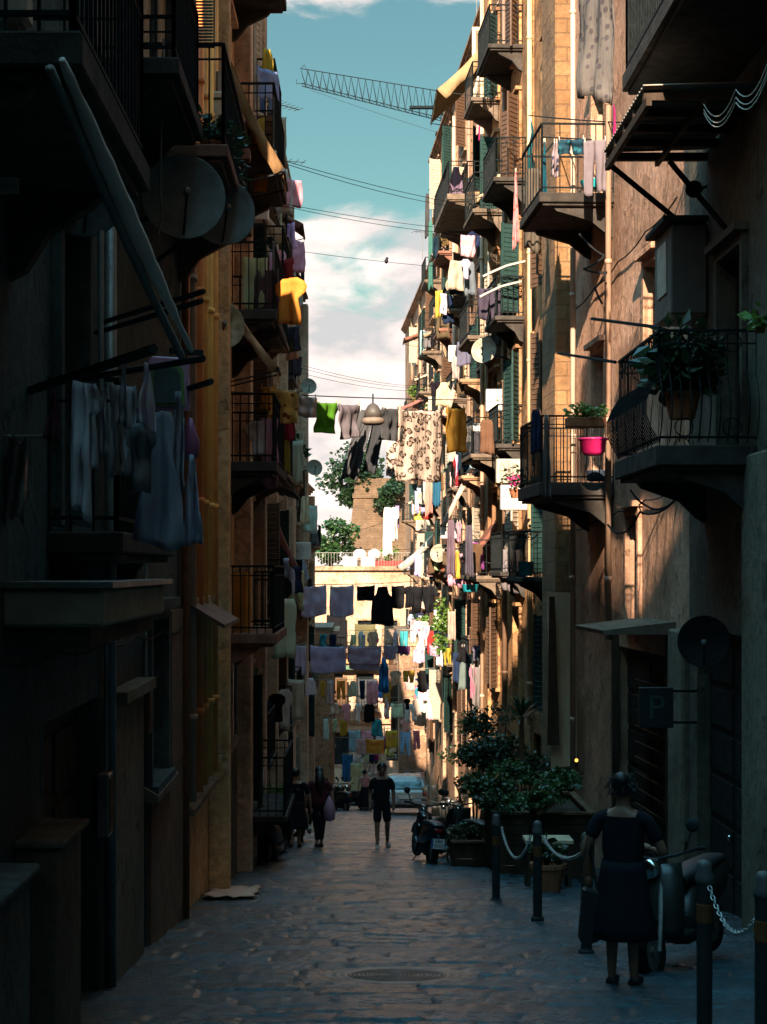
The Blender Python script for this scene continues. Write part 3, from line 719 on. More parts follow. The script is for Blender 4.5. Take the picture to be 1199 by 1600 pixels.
hgt = (hash2(rj, ci, 1)-.5)*.018+(fy-.5)*(hash2(rj, ci, 2)-.40)*.045+(fx-.5)*(hash2(rj, ci, 3)-.5)*.03
ed = np.minimum(np.minimum(fy, 1-fy)*rowh, np.minimum(fx, 1-fx)*stw)
hgt += -.022*np.exp(-(ed/.015)**2)+.003*np.minimum(1, ed/.10)
nn = np.zeros_like(Xg)
for a, b_, c_, s_ in ((5.1, 7.3, .3, .004), (11.7, 16.1, 1.9, .0045), (23.0, 29.0, 4.2, .0035), (-17.0, 37.0, 2.2, .003)):
    nn += s_*np.sin(Xg*a+Yg*b_*.6+3*np.sin(Yg*b_*.13+c_)+c_)*np.sin(Yg*b_-Xg*a*.7+2*np.sin(Xg*a*.21))
hgt += nn+.008*np.sin(Yg*.9+Xg*.4)+.012*np.sin(Xg*.8+1.2)
mhx, mhy = .38, 14.0
dm = np.sqrt((Xg-mhx)**2+(Yg-mhy)**2); hgt = np.where(dm < .68, hgt*np.clip((dm-.60)/.08, 0, 1)-.004, hgt)
gzv = np.vectorize(gz)(yy)[:, None]
Zg = gzv+.012+hgt
nr, ncol = Xg.shape
vv = np.stack([Xg, Yg, Zg], -1).reshape(-1, 3)
idx = np.arange(nr*ncol).reshape(nr, ncol)
ff = np.stack([idx[:-1,:-1], idx[:-1,1:], idx[1:,1:], idx[1:,:-1]], -1).reshape(-1, 4)
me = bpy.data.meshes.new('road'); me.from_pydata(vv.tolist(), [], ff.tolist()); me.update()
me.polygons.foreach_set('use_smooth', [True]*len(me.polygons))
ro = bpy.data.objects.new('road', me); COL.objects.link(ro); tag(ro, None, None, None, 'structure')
m, rt, b = nodes('basalt_paving'); wp = pos(rt)
nA = nz(rt, wp, .9, 6, .65); nB = nz(rt, pos(rt, (1, 1.6, 1)), 16, 7, .72); nC = nz(rt, wp, 70, 4, .7)
c = ramp(rt, nA, [(.3, (.008,.046,.068)), (.55, (.022,.088,.122)), (.75, (.07,.16,.20))])
c = mixc(rt, ramp(rt, nB, [(.35, (.75,)*3), (.62, (0,)*3)]), c, (.012,.014,.016))
rt.links.new(c, b.inputs['Base Color'])
rt.links.new(ramp(rt, nB, [(.3, (.40,)*3), (.5, (.20,)*3), (.72, (.10,)*3)]), b.inputs['Roughness'])
b.inputs['Specular IOR Level'].default_value = 1.0; b.inputs['Coat Weight'].default_value = .5; b.inputs['Coat Roughness'].default_value = .16; b.inputs['Specular Tint'].default_value = (.50, .86, 1, 1)
h = bump(rt, b, nB, .05); bump(rt, b, nC, .014, 1, h)
cb_ = rt.nodes.new('ShaderNodeBump'); cb_.inputs['Distance'].default_value = .02; nD = nz(rt, pos(rt, (1, 2.6, 1)), 26, 6, .7); rt.links.new(nD, cb_.inputs['Height']); rt.links.new(cb_.outputs[0], b.inputs['Coat Normal'])
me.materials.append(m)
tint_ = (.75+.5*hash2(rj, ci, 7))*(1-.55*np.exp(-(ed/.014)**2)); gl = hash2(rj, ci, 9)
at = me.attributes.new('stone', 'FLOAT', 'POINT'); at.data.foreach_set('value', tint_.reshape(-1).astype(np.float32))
a2 = me.attributes.new('polish', 'FLOAT', 'POINT'); a2.data.foreach_set('value', gl.reshape(-1).astype(np.float32))
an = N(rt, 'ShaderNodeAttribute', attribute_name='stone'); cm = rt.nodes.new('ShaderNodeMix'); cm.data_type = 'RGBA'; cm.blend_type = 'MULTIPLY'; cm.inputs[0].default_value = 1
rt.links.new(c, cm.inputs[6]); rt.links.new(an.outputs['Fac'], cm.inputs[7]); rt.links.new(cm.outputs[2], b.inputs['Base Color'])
ap = N(rt, 'ShaderNodeAttribute', attribute_name='polish'); ma = N(rt, 'ShaderNodeMath', operation='MULTIPLY_ADD'); ma.inputs[1].default_value = .22; ma.inputs[2].default_value = -.06
rt.links.new(ap.outputs['Fac'], ma.inputs[0]); mad = N(rt, 'ShaderNodeMath', operation='ADD'); mad.use_clamp = True; rt.links.new(ma.outputs[0], mad.inputs[0]); rt.links.new(b.inputs['Roughness'].links[0].from_socket, mad.inputs[1]); rt.links.new(mad.outputs[0], b.inputs['Roughness'])
# manhole cover with concentric rings
mh = thing('manhole_cover', 'round manhole cover with concentric rings set in the dark stone road', 'manhole', (mhx, mhy, gz(mhy)))
mt = plain('worn_cast_iron', (.07,.075,.075), .42, .3, .4, 8)
tl = Matrix.Translation((mhx, mhy, gz(mhy)-.003)) @ Matrix.Rotation(math.atan(-.1192), 4, 'X')
def onslope(mb):
    mb.v = [tl @ p for p in mb.v]; return mb
q = MB().lathe((0,0,0), [(.42,-.05),(.42,.012),(.45,.016),(.48,.012),(.52,.016),(.55,.012),(.60,.014),(.62,-.05)], 48, cap=False); onslope(q).build('frame', mt, mh)
pr = [(.41,-.04)]
for k in range(11): r_ = .405-k*.036; pr += [(r_, .004), (r_-.003, .016), (r_-.016, .016), (r_-.021, .004)]
pr.append((.004, .006)); q = MB().lathe((0,0,0), pr, 48, cap=True); onslope(q).build('lid', mt, mh)
# flattened cardboard by the left wall
q = MB(); rnd = random.Random(3); rows = []
for j in range(9):
    y = 21.9+j*.24; rows.append([V((-1.98+.68*i/8+.03*math.sin(j*1.7)+(0 if i else .03*math.sin(j*3)), y+.05*math.sin(i*2), gz(y)+.045+.03*abs(math.sin(i*1.3+j))*(1 if j in (0, 8) else .4))) for i in range(9)])
q.grid(rows); o = q.build('cardboard_sheet', plain('salmon_card', (.62,.34,.24), .9, 0, .2, 4), None, True); o.modifiers.new('t', 'SOLIDIFY').thickness = .012
tag(o, 'flattened salmon coloured cardboard lying on the road by the left wall', 'cardboard')

# ============================================================= buildings
pl_shade_teal = plaster('shade_teal_plaster', (.095,.125,.12), (.125,.15,.14), (.06,.08,.075), .6)  # teal tint of the near alley shade is put into this plaster colour
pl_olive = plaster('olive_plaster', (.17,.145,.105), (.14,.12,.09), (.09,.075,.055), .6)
pl_orange = plaster('orange_plaster', (.88,.46,.18), (.85,.56,.31), (.6,.4,.24), .58)
pl_tan = plaster('tan_plaster', (.84,.62,.44), (.78,.54,.36), (.50,.33,.21), .57)
pl_beige = plaster('peeling_beige', (.86,.63,.45), (.80,.55,.37), (.50,.32,.20), .55)
pl_pink = plaster('pink_plaster', (.72,.42,.29), (.66,.36,.22), (.36,.20,.12), .57, .10)
pl_ochre = plaster('ochre_plaster', (.60,.31,.125), (.53,.30,.16), (.28,.145,.075), .53, .10)
pl_salmon = plaster('salmon_plaster', (.58,.31,.18), (.50,.285,.16), (.27,.15,.085), .52, .09)
pl_far = plaster('faded_pink', (.58,.34,.22), (.50,.31,.20), (.29,.175,.105), .53)
pl_cream = plaster('cream_render', (.50,.32,.21), (.44,.29,.19), (.28,.18,.11), .56)
pl_pier = plaster('grey_olive_pier', (.27,.22,.16), (.23,.19,.135), (.15,.12,.08), .6)
tufa = masonry('tufa_blocks', (.27,.135,.055), (.34,.185,.08), (.17,.10,.05), .55, .27)
pl_end = plaster('pale_end_render', (.66,.46,.33), (.60,.41,.28), (.42,.28,.18), .6)
brick = masonry('brown_brick', (.17,.105,.06), (.22,.14,.085), (.13,.09,.055), .42, .16)
SURR.update({'orange piped building': pl_tan, 'tan building': pl_tan, 'beige building': pl_beige, 'brick corner building': pl_tan, 'low left building': pl_tan, 'pink building': pl_pink, 'ochre building': pl_ochre, 'salmon building': pl_cream, 'far pink building': pl_cream, 'dark left building': pl_shade_teal, 'dark right building': pl_olive, 'end building': pl_cream})
BL = {}
def fl(zs, ycs, styles, w=1.05, h=2.3):
    out = []; k = 0
    for z in zs:
        for y in ycs:
            out.append((y-w/2, y+w/2, z+.03, z+h, styles[k % len(styles)])); k += 1
    return out
ST = ['green', 'none', 'brown', 'green', 'cream', 'none', 'brown']
BL['L1'] = building('dark teal grey plastered building nearest on the left with balconies and low sills', 'dark left building', -1, -2.0, -34, 19.5, 8.8, pl_shade_teal,
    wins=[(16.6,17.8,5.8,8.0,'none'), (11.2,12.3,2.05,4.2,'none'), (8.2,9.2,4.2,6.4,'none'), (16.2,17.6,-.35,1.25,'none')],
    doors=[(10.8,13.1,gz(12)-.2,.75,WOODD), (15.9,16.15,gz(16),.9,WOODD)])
BL['L2'] = building('narrow orange building on the left with red and yellow drainpipes', 'orange piped building', -1, -2.02, 19.5, 28, 11.6, pl_orange,
    wins=fl([.85,3.4,5.65,8.0], [26.0], ['none'])+[(19.9,22.6,-1.0,1.2,'none')], doors=[(23.4,24.6,gz(24),-.5,WOODD)])
BL['L3'] = building('tan rendered building on the left with beige awnings up high', 'tan building', -1, -1.97, 28, 32.6, 13.1, pl_tan, wins=fl([-2.4,.6,3.6,6.7,9.8], [30.3], ST), doors=[])
BL['L4'] = building('peeling beige building on the left with roof terrace railings', 'beige building', -1, -2.2, 32.6, 52, 13.3, pl_beige, wins=fl([-5.2,-2.1,1.0,4.1,7.2,10.2], [35,39.4,44,48.6], ST))
BL['L5'] = building('brown brick corner building on the left under the antennas', 'brick corner building', -1, -2.25, 52, 65, 12.4, brick, wins=fl([-6.0,-2.9,.3,3.5,6.8], [55,59,62.8], ['none','cream','none','brown'], .9, 1.9))
BL['L6'] = building('low tan building far down on the left with satellite dish', 'low left building', -1, -2.5, 65, 86, 5.9, pl_tan, wins=fl([-6.4,-3.3,-.2,2.9], [67.5,72,76.5,81.5], ST))
BL['L7'] = building('small salmon block jutting into the street far on the left', 'salmon block', -1, -1.0, 88, 96, -1.5, pl_salmon, wins=fl([-8,-5], [92], ['none']))
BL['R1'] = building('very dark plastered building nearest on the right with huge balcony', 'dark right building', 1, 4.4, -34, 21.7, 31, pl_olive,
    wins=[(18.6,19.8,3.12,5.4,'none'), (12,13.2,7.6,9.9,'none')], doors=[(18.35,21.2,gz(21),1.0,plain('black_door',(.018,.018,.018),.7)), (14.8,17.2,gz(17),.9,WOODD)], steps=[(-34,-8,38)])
BL['R2'] = building('pink streaked plaster building on the right above the parked scooter', 'pink building', 1, 4.4, 21.7, 31.4, 25, pl_pink,
    wins=[(24.3,25.1,4.9,6.3,'none'), (28.2,29.3,8.03,10.3,'none'), (28.2,29.3,3.23,5.5,'none'), (25.6,26.4,.9,2.6,'none')], doors=[(23.7,27.3,gz(27)+.0,.5,plain('dark_slats',(.03,.026,.022),.7))])
BL['R3'] = building('ochre building on the right edged by a brown tufa stone strip', 'ochre building', 1, 4.43, 31.4, 50, 20.4, pl_ochre,
    wins=fl([-1.6,1.65,5.0,8.3,11.6,15], [38,43.2,47.3], ST), doors=[(39.5,41,gz(41),-2.2,WOODD), (44,45.4,gz(45.4),-2.6,GREENS)])
BL['R4'] = building('tall salmon building on the right under the brown roof awning', 'salmon building', 1, 4.38, 50, 78, 20.9, pl_salmon, wins=fl([-5,-1.7,1.6,4.9,8.2,11.5,14.8,17.8], [53,58.5,64,69.5,75], ST))
BL['R5'] = building('far pink building on the right lining the sunlit end of the street', 'far pink building', 1, 4.42, 78, 118, 18.8, pl_far, wins=fl([-8.4,-5,-1.7,1.6,4.9,8.2,11.5,14.8], [81,87,93,99,106], ST))
# bays with a balcony: (building, floors, bay centres, depth, half length, slab)
def bays(k, zs, ycs, dep, hl, skip=(), rails=('bars',), slabs=(STONE,), rh=1.0):
    n = 0
    for i, z in enumerate(zs):
        for j, y in enumerate(ycs):
            n += 1
            if (i, j) in skip: continue
            y += .45*math.sin(n*5.1); z += .12*math.sin(n*3.7); hh = hl*(.82+.3*abs(math.sin(n*1.9)))
            balcony(BL[k], y-hh, y+hh, z, dep+.14*math.sin(n*2.3), slabs[n % len(slabs)], rails[n % len(rails)], rh, .11, gap=.13 if y < 45 else .17, nrail=3 if y < 60 else 2)
S3 = (STONE, SLABD, SLABO, STONE, SLABR)
balcony(BL['L1'], 7.4, 9.9, 4.15, .8, SLABD, 'bars', 1.0, .16)
balcony(BL['L1'], 10.9, 14.2, 2.0, .5, SLABD, 'bars', 1.0, .14)
balcony(BL['L1'], 13.3, 15.4, 5.85, .62, SLABD, 'bars', 1.0, .14)
balcony(BL['L1'], 15.6, 19.4, 5.74, .84, SLABR, 'bars', .95, .12)
for z, sl, rr in ((.8, SLABR, 'solid'), (3.35, SLABD, 'bars'), (5.6, SLABD, 'bars'), (7.95, SLABD, 'bars'), (11.15, SLABD, 'bars')): balcony(BL['L2'], 24.6, 27.6, z, .9, sl, 'bars', 1.0, .15, gap=.11)
bays('L3', [-2.4,.6,3.6,6.7,9.8], [30.3], .78, 1.35, rails=('bars','bars'), slabs=S3)
bays('L4', [-2.1,1.0,4.1,7.2,10.2], [35,39.4,44,48.6], .58, 1.1, skip=((0,1),(1,3),(2,1),(3,2),(1,0)), slabs=S3)
bays('L5', [-2.9,.3,3.5], [55,62.8], .5, 1.0, skip=((2,1),(1,0)), slabs=S3)
bays('L6', [-3.3,-.2,2.9], [67.5,72,76.5,81.5], .75, 1.2, skip=((2,0),(1,2)), slabs=S3)
balcony(BL['R1'], 8, 19.7, 7.6, 1.2, SLABD, 'bars', 1.05, .2, gap=.1)
balcony(BL['R1'], 18.05, 20.9, 3.1, 1.1, SLABD, 'bombe', 1.25, .22, gap=.1)
balcony(BL['R2'], 27.6, 29.9, 8.0, 1.25, SLABD, 'bars', 1.15, .16, gap=.28, nrail=2)
balcony(BL['R2'], 27.6, 30.1, 3.2, 1.25, SLABD, 'bars', 1.1, .22, gap=.12)
bays('R3', [1.65,5.0,8.3,11.6,15], [38,43.2,47.3], .8, 1.1, skip=((3,0),(4,0),(2,0),(1,0)), slabs=(STONE,SLABD,SLABD), rails=('bars','bars','ring'))
bays('R4', [-1.7,1.6,4.9,8.2,11.5,14.8], [53,58.5,64,69.5,75], .8, 1.2, skip=((4,1),(5,0),(2,3),(0,4)), slabs=S3)
balcony(BL['R4'], 56.0, 61.5, 14.4, 1.45, STONE, 'bars', 1.1, .2, gap=.17)
bays('R5', [-5,-1.7,1.6,4.9,8.2,11.5,14.8], [81,87,93,99,106], .8, 1.2, skip=((6,3),(6,4),(1,1)), slabs=S3)
# drainpipes and strips
def pipe(k, y, z0, z1, col, r=.055, off=.16, nm='drainpipe'):
    g = BL[k]; x = g.X-g.s*off; m = MB().tube([(x,y,z0),(x,y,z1)], r, 10)
    z = z0+1
    while z < z1: m.lathe((x,y,z), [(r,-.04),(r*1.25,-.035),(r*1.25,.035),(r,.04)], 10); z += 2.6
    return m.build(nm, plain('pipe_%s' % (col,), col, .5, 0, .2, 3), g.root, True)
pipe('L2', 20.6, -1, 11.3, (.80,.24,.06), .06); pipe('L2', 21.3, -1, 11.3, (.82,.36,.08), .05); pipe('L2', 22.2, -1, 11.3, (.86,.48,.12), .07, .12); pipe('L2', 22.7, -1, 11.3, (.82,.36,.09), .05)
pipe('L2', 24.3, -1, 11.3, (.72,.10,.04), .06); pipe('L2', 19.75, -1, 11.3, (.5,.3,.2), .06)
pipe('L3', 28.3, -2, 22.5, (.4,.28,.2)); pipe('L4', 33.2, -2, 13, (.42,.3,.22)); pipe('L4', 42.0, -3, 13, (.5,.38,.28)); pipe('L5', 52.6, -4, 12, (.5,.36,.26), .07); pipe('L5', 57.2, -4, 12, (.45,.32,.22))
pipe('R2', 27.3, .6, 24, (.35,.22,.15), .05); pipe('R2', 30.6, -2, 24, (.5,.36,.27), .05); pipe('R3', 36.2, -2, 20, (.5,.36,.26), .06); pipe('R3', 40.2, -2, 20, (.55,.36,.2), .06); pipe('R3', 44.6, -2, 20, (.22,.13,.08), .07); pipe('R3', 49.5, -3, 20, (.5,.33,.22), .06)
pipe('R4', 55.8, -4, 20, (.5,.34,.24), .06); pipe('R4', 61.3, -4, 20, (.3,.18,.12), .07); pipe('R4', 67, -4, 20, (.5,.34,.24), .07); pipe('R5', 84, -6, 18, (.5,.34,.24), .07)
MB().box((4.9,31.42,gz(34)-1),(4.05,33.0,24.6)).build('pilaster', tufa, BL['R2'].root, bev=.03)
for y0, y1 in ((48.6,49.9),(40.5,40.9)): MB().box((4.43,y0,gz(50)-1),(4.33,y1,20.2)).build('pilaster', pl_ochre, BL['R3'].root)
for k, ylist in (('R4', (50.3,56,61.6,67,72.3)), ('R5', (78.4,84.2,90,96,102.6,110))):
    for y in ylist: MB().box((BL[k].X,y,gz(y)-2),(BL[k].X-.13,y+.8,BL[k].ztop-.4)).build('pilaster', pl_cream, BL[k].root)
for k, ylist in (('L4', (32.8,41.6,46.3)), ('L5', (52.1,57,64.2)), ('L6', (65.2,74.2,85))):
    for y in ylist: MB().box((BL[k].X,y,gz(y)-2),(BL[k].X+.34,y+.7,BL[k].ztop-.4)).build('pilaster', pl_tan, BL[k].root)
MB().box((4.4,21.75,gz(22.5)-1),(4.10,22.55,.95)).build('pilaster', pl_pier, BL['R2'].root, bev=.03)
MB().box((4.4,17.3,gz(18.3)-1),(4.28,18.3,3.0)).build('pilaster', pl_pier, BL['R1'].root, bev=.03)
MB().prism([(4.4,23.3,.84),(3.38,23.3,.84),(3.36,23.3,.90),(4.4,23.3,1.02)],(0,2.2,0)).build('canopy', STONE, BL['R2'].root)
for y, h, t_ in ((23.55,.5,.12),(27.35,.5,.1)): MB().box((4.4,y-.14,gz(27)-.3),(4.3,y,.82)).build('door_jamb', WOODD, BL['R2'].root)
sl = MB()
for k in range(9): sl.obox((4.44,25.2,-1.9+k*.24),(0,.75,0),(.05,0,-.03),(.004,0,.006))
sl.build('door_slats', WOOD, BL['R2'].root)
# left ground floor: pale piers, sills and low walls
pl_pa = plaster('brown_pier', (.30,.18,.11), (.25,.15,.10), (.16,.11,.08), .6)
MB().box((-2.0,13.55,gz(16)-1),(-1.93,15.45,.65)).build('pilaster', pl_pier, BL['L1'].root)
MB().box((-2.0,13.5,.655),(-1.82,15.5,.75)).build('pier_ledge', pl_pier, BL['L1'].root)
MB().box((-2.0,16.2,gz(19)-1),(-1.95,19.3,-.42)).build('plinth', pl_pa, BL['L1'].root)
MB().box((-2.0,18.0,-.41),(-1.95,19.3,1.3)).build('pilaster', pl_pa, BL['L1'].root)
for (a, b_, zt, xo, mt_, nm) in ((6.3,9.0,.16,-1.74,pl_shade_teal,'dark stone'), (9.8,10.7,.15,-1.74,pl_olive,'olive')):
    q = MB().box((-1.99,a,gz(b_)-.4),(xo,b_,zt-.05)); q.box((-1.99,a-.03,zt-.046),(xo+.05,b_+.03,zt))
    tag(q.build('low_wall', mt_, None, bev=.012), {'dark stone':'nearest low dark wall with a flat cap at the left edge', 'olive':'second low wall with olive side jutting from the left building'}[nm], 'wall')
for (k, a, b_, z, d) in (('L1',16.0,17.9,-.38,.14), ('L2',19.7,22.8,-1.05,.2), ('L2',24.9,27.6,-1.0,.14)):
    MB().prism([(BL[k].X,a,z-.12),(BL[k].X+d,a,z-.12),(BL[k].X+d,a,z-.05),(BL[k].X,a,z+.03)],(0,b_-a,0)).build('sill', STONE, BL[k].root)
MB().box((-2.02,24.8,gz(28)-1),(-1.95,27.7,-1.06)).build('plinth', pl_olive, BL['L2'].root)
q = thing('window_grille', 'small framed glazed panel standing on the left ledge beyond the sill', 'window panel', (-1.9,26.5,-.9))
MB().box((-1.94,26.0,-.92),(-1.86,26.06,.35)).box((-1.94,27.0,-.92),(-1.86,27.06,.35)).box((-1.94,26.06,.29),(-1.86,27.0,.35)).build('frame', GREYM, q)
MB().box((-1.91,26.06,-.9),(-1.9,27.0,.29)).build('pane', plain('teal_pane',(.03,.06,.06),.2), q)
# shop canopy box at the left edge, roller blind box
q = thing('shop_canopy', 'cream fronted canopy box over the dark doorway at the left edge', 'canopy', (-2.0,9.5,1.4))
MB().box((-2.0,9.5,1.42),(-1.42,12.6,1.64)).build('box', plain('cream_fascia',(.30,.26,.19),.8,0,.25,4), q, bev=.02)
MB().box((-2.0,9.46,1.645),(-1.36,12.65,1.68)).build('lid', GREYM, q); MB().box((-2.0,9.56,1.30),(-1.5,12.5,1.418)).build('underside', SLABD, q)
q = thing('roller_shutter', 'beige slatted roller shutter with its box at the upper left edge', 'shutter', (-2.0,9.3,3.8))
m_ = MB()
for k in range(26): m_.box((-2.36,9.28,3.85+k*.036),(-1.86,9.305,3.883+k*.036))
m_.build('slats', CREAMS, q); MB().box((-2.4,9.2,4.79),(-1.80,9.42,4.98)).build('box', CREAMS, q, bev=.03); MB().tube([(-2.4,9.26,4.26),(-1.86,9.26,4.26)],.018,8).build('bar', PALE, q)
# corrugated canopy on the right with braces
q = thing('metal_canopy', 'corrugated canopy on dark beams below the huge right balcony', 'canopy', (4.4,18,6.85))
m_ = MB(); rows = []
for i in range(2):
    pass
m_.grid([[V((3.12+1.27*i/6, 17.8+2.85*j/90, 6.93+.018*math.sin(j*1.55)+.04*i/6)) for i in range(7)] for j in range(91)])
o = m_.build('sheet', CORR, q, True); o.modifiers.new('t','SOLIDIFY').thickness = .006
for k in range(5): MB().box((3.14,17.9+k*.65,6.80),(4.39,18.0+k*.65,6.89)).build('beam', WOODD, q)
MB().box((3.14,17.75,6.70),(3.20,20.65,6.795)).box((3.75,17.8,6.74),(3.80,20.6,6.795)).build('rail', WOODD, q)
MB().bar((3.2,20.5,6.72),(4.38,20.9,5.9),.05).bar((4.38,19.5,5.75),(3.9,20.4,6.75),.05).build('brace', IRON, q)
q = thing('wall_cabinet', 'grey metal cabinet with a dark cap fixed to the right wall', 'cabinet', (4.4,20.5,4.9))
MB().box((3.93,20.5,4.9),(4.38,21.6,6.02)).build('casing', plain('cabinet_grey',(.10,.095,.085),.6,0,.25,4), q, bev=.02); MB().box((3.82,20.4,6.025),(4.38,21.68,6.1)).build('cap', DARKM, q, bev=.01)
MB().box((3.915,20.75,5.2),(3.928,21.35,5.85)).build('door', PALE, q)
# P sign
q = thing('parking_sign', 'dark square sign with a teal letter P on the right wall', 'sign', (3.9,21.2,.1))
MB().box((3.66,21.2,-.27),(4.10,21.26,.25)).build('board', plain('sign_dark',(.012,.02,.022),.5), q, bev=.01)
text_mesh('P', .44, plain('sign_teal',(.035,.06,.062),.6), 'lettering', q, Matrix.Translation((-.02, -.006, -.12)) @ Matrix.Rotation(math.pi/2, 4, 'X'), .004)
MB().bar((4.05,21.23,.2),(4.42,21.23,.2),.03).bar((4.05,21.23,-.2),(4.42,21.23,-.2),.03).build('bracket', IRON, q)

for k, y, w_, m__ in (('L3',28.02,.5,pl_tan),('L3',31.9,.5,pl_beige),('L2',23.4,.3,pl_orange),('L4',36.9,.5,pl_beige),('L4',50.8,.6,pl_tan)):
    MB().box((BL[k].X,y,gz(y+1)-2),(BL[k].X+.30,y+w_,BL[k].ztop-.4)).build('pilaster', m__, BL[k].root, bev=.02)

MB().box((-2.001,13.0,5.86),(-1.992,19.45,8.5)).build('wall_panel', pl_tan, BL['L1'].root)
MB().box((-2.001,6.0,4.3),(-1.992,7.9,8.4)).build('wall_panel', pl_pier, BL['L1'].root)

MB().box((-2.0,-34,9.02),(-3.5,-6,25.0)).build('sun_blocker_slab', pl_olive, BL['L1'].root)  # unseen slab added above the roof to shade the lower right facades
# ============================================================= end of the street
g = B(); YC = 113.0
g.root = thing('building', 'cream building closing the end of the street under a roof terrace', 'building', (0,YC,gz(YC)))
mb = MB(); ops = [(-1.6,-.6,-3.6,-1.7),(.4,1.4,-3.6,-1.7),(2.2,3.1,-3.6,-1.7),(-1.6,-.6,-7.6,-5.3),(.3,1.5,-7.6,-5.3),(2.3,3.3,-7.6,-5.3),(-1.4,-.2,-11.5,-9.3),(.6,1.8,-11.5,-9.3)]
open_wall(mb, 0, 1, -4.5, 5.5, -17, 1.95, ops, .3); mb.v = [V((p.y, YC+p.x, p.z)) for p in mb.v]
mb.face([(-4.5,YC,-17),(-4.5,YC+9,-17),(-4.5,YC+9,1.95),(-4.5,YC,1.95)]); mb.face([(-4.5,YC,1.95),(5.5,YC,1.95),(5.5,YC+9,1.95),(-4.5,YC+9,1.95)])
mb.build('wall', pl_end, g.root)
for a, b_, c, d in ops:
    m_ = MB()
    for y0, y1, z0, z1 in ((a-.15,a,c,d+.15),(b_,b_+.15,c,d+.15),(a,b_,d,d+.15),(a,b_,c-.12,c)): m_.box((y0,YC-.08,z0),(y1,YC-.003,z1))
    wn = m_.build('window', pl_cream, g.root); MB().box((a,YC+.18,c),(b_,YC+.2,d)).build('pane', GLASS, wn)
for z, mt_ in ((1.7, pl_cream), (-4.6, plain('orange_band',(.55,.28,.12),.8)), (-8.7, pl_salmon)): MB().box((-4.4,YC-.28,z),(5.4,YC-.004,z+.28)).build('cornice', mt_, g.root)
MB().box((-2.2,YC-.9,-4.98),(3.9,YC-.29,-4.75)).build('balcony_slab', plain('green_slab',(.10,.19,.12),.8), g.root)
m_ = MB()
for k in range(46): m_.bar((-4.2+k*.2,YC+.2,1.96),(-4.2+k*.2,YC+.2,2.9),.02)
m_.bar((-4.2,YC+.2,2.9),(4.8,YC+.2,2.9),.03); m_.build('railing', GREYM, g.root)
for i, (x, yy_) in enumerate(((-.1,YC+.6),(1.1,YC+.6))): aircon('white outdoor air conditioner on the end roof terrace, %s of the two' % ('left','right')[i], (x,yy_,1.97), (0,-1,0), .9, .65, .35, group='air conditioners on the end terrace')
for i, x in enumerate((.55, 1.55, 2.5)):
    q = thing('terrace_globe', 'round pale pink ball on the end terrace, %s of three' % ('first from left','middle','last')[i], 'ball', (x,YC+1.3,1.97), 0, 'pale balls along the end terrace')
    MB().ball((x,YC+1.3,2.75),.48,(1,1,.9),14,9).build('globe', plain('pale_pink',(.7,.5,.42),.6,0,.1), q, True); MB().lathe((x,YC+1.3,1.97),[(.18,0),(.12,.1),(.1,.4)],10).build('foot', STONE, q)
q = thing('planter_box', 'long red planter box on the end terrace below the tower', 'planter', (2.0,YC+.5,1.97))
MB().box((1.2,YC+.45,1.97),(3.6,YC+.75,2.35)).build('trough', plain('red_trough',(.28,.04,.035),.7), q); lf = MB(); leaves(lf,(2.6,YC+.6,3.0),(.6,.3,.55),160,.22,random.Random(5)); lf.build('foliage', LEAFB, q)
# hill and brick bastion behind
m_ = MB(); rows = []
for j in range(14):
    y = 128+j*7; rows.append([V((-60+i*8, y, -15+17.5*math.exp(-((j-6)/5)**2)*min(1, j/3)+1.5*noise.noise(V((i*.6,j*.5,2))))) for i in range(17)])
tag(m_.grid(rows).build('hill', plain('hill_earth',(.12,.11,.06),.95,0,.4,.3,.02,False), None, True), None, None, None, 'structure')
q = thing('brick_tower', 'tapering brown brick bastion rising behind the end building', 'tower', (2,150,0))
x0 = lambda z: -.62+.11*(z-1.0); m_ = MB(); rows = []
for z in (-4,2,5,8.2): rows.append([V((x0(z),150,z)), V((6,150,z)), V((6.0,158,z)), V((x0(z),158,z)), V((x0(z),150,z))])
m_.grid(rows); m_.build('wall', brick, q)
MB().box((x0(8.2)-.12,149.85,8.21),(6.1,158.1,8.6)).build('string_course', brick, q); MB().box((x0(8.2)+.05,150.05,8.61),(5.95,158,10.0)).build('parapet', brick, q)
def tree(label, base, h, r, n, size, mat, seed, lobes=7, group=None):
    rnd = random.Random(seed); base = V(base); t = thing('tree', label, 'tree', base, 0, group)
    tr = MB().tube([base, base+V((.1,0,h*.3)), base+V((.0,.1,h*.55))], [r*.13,r*.09,r*.06], 8); lf = MB()
    for k in range(lobes):
        a = k*2.4+seed; c = base+V((math.cos(a)*r*rnd.uniform(.2,.72), math.sin(a)*r*.6, h*rnd.uniform(.5,.95)))
        tr.tube([base+V((0,0,h*.4)), base.lerp(c,.6)+V((0,0,h*.14)), c], [r*.05,r*.035,r*.012], 5)
        q_ = r*rnd.uniform(.34,.55); leaves(lf, c, (q_,q_,q_*.8), n//lobes, size, rnd, .1)
    tr.build('trunk', WOODD, t, True); lf.build('crown', mat, t); return t
tree('dark broad leaved tree leaning beside the top of the brick bastion', (0.6,153,3.0), 10.5, 3.6, 5200, .42, LEAFD, 11, 10)
tree('small dark tree hugging the right shoulder of the brick bastion', (3.4,149,5.2), 4.6, 1.6, 1500, .35, LEAFD, 4, 6)
tree('rounded green bush tree at the foot of the bastion', (-1.9,146,-.5), 6.4, 2.6, 3000, .36, LEAF, 6, 8)
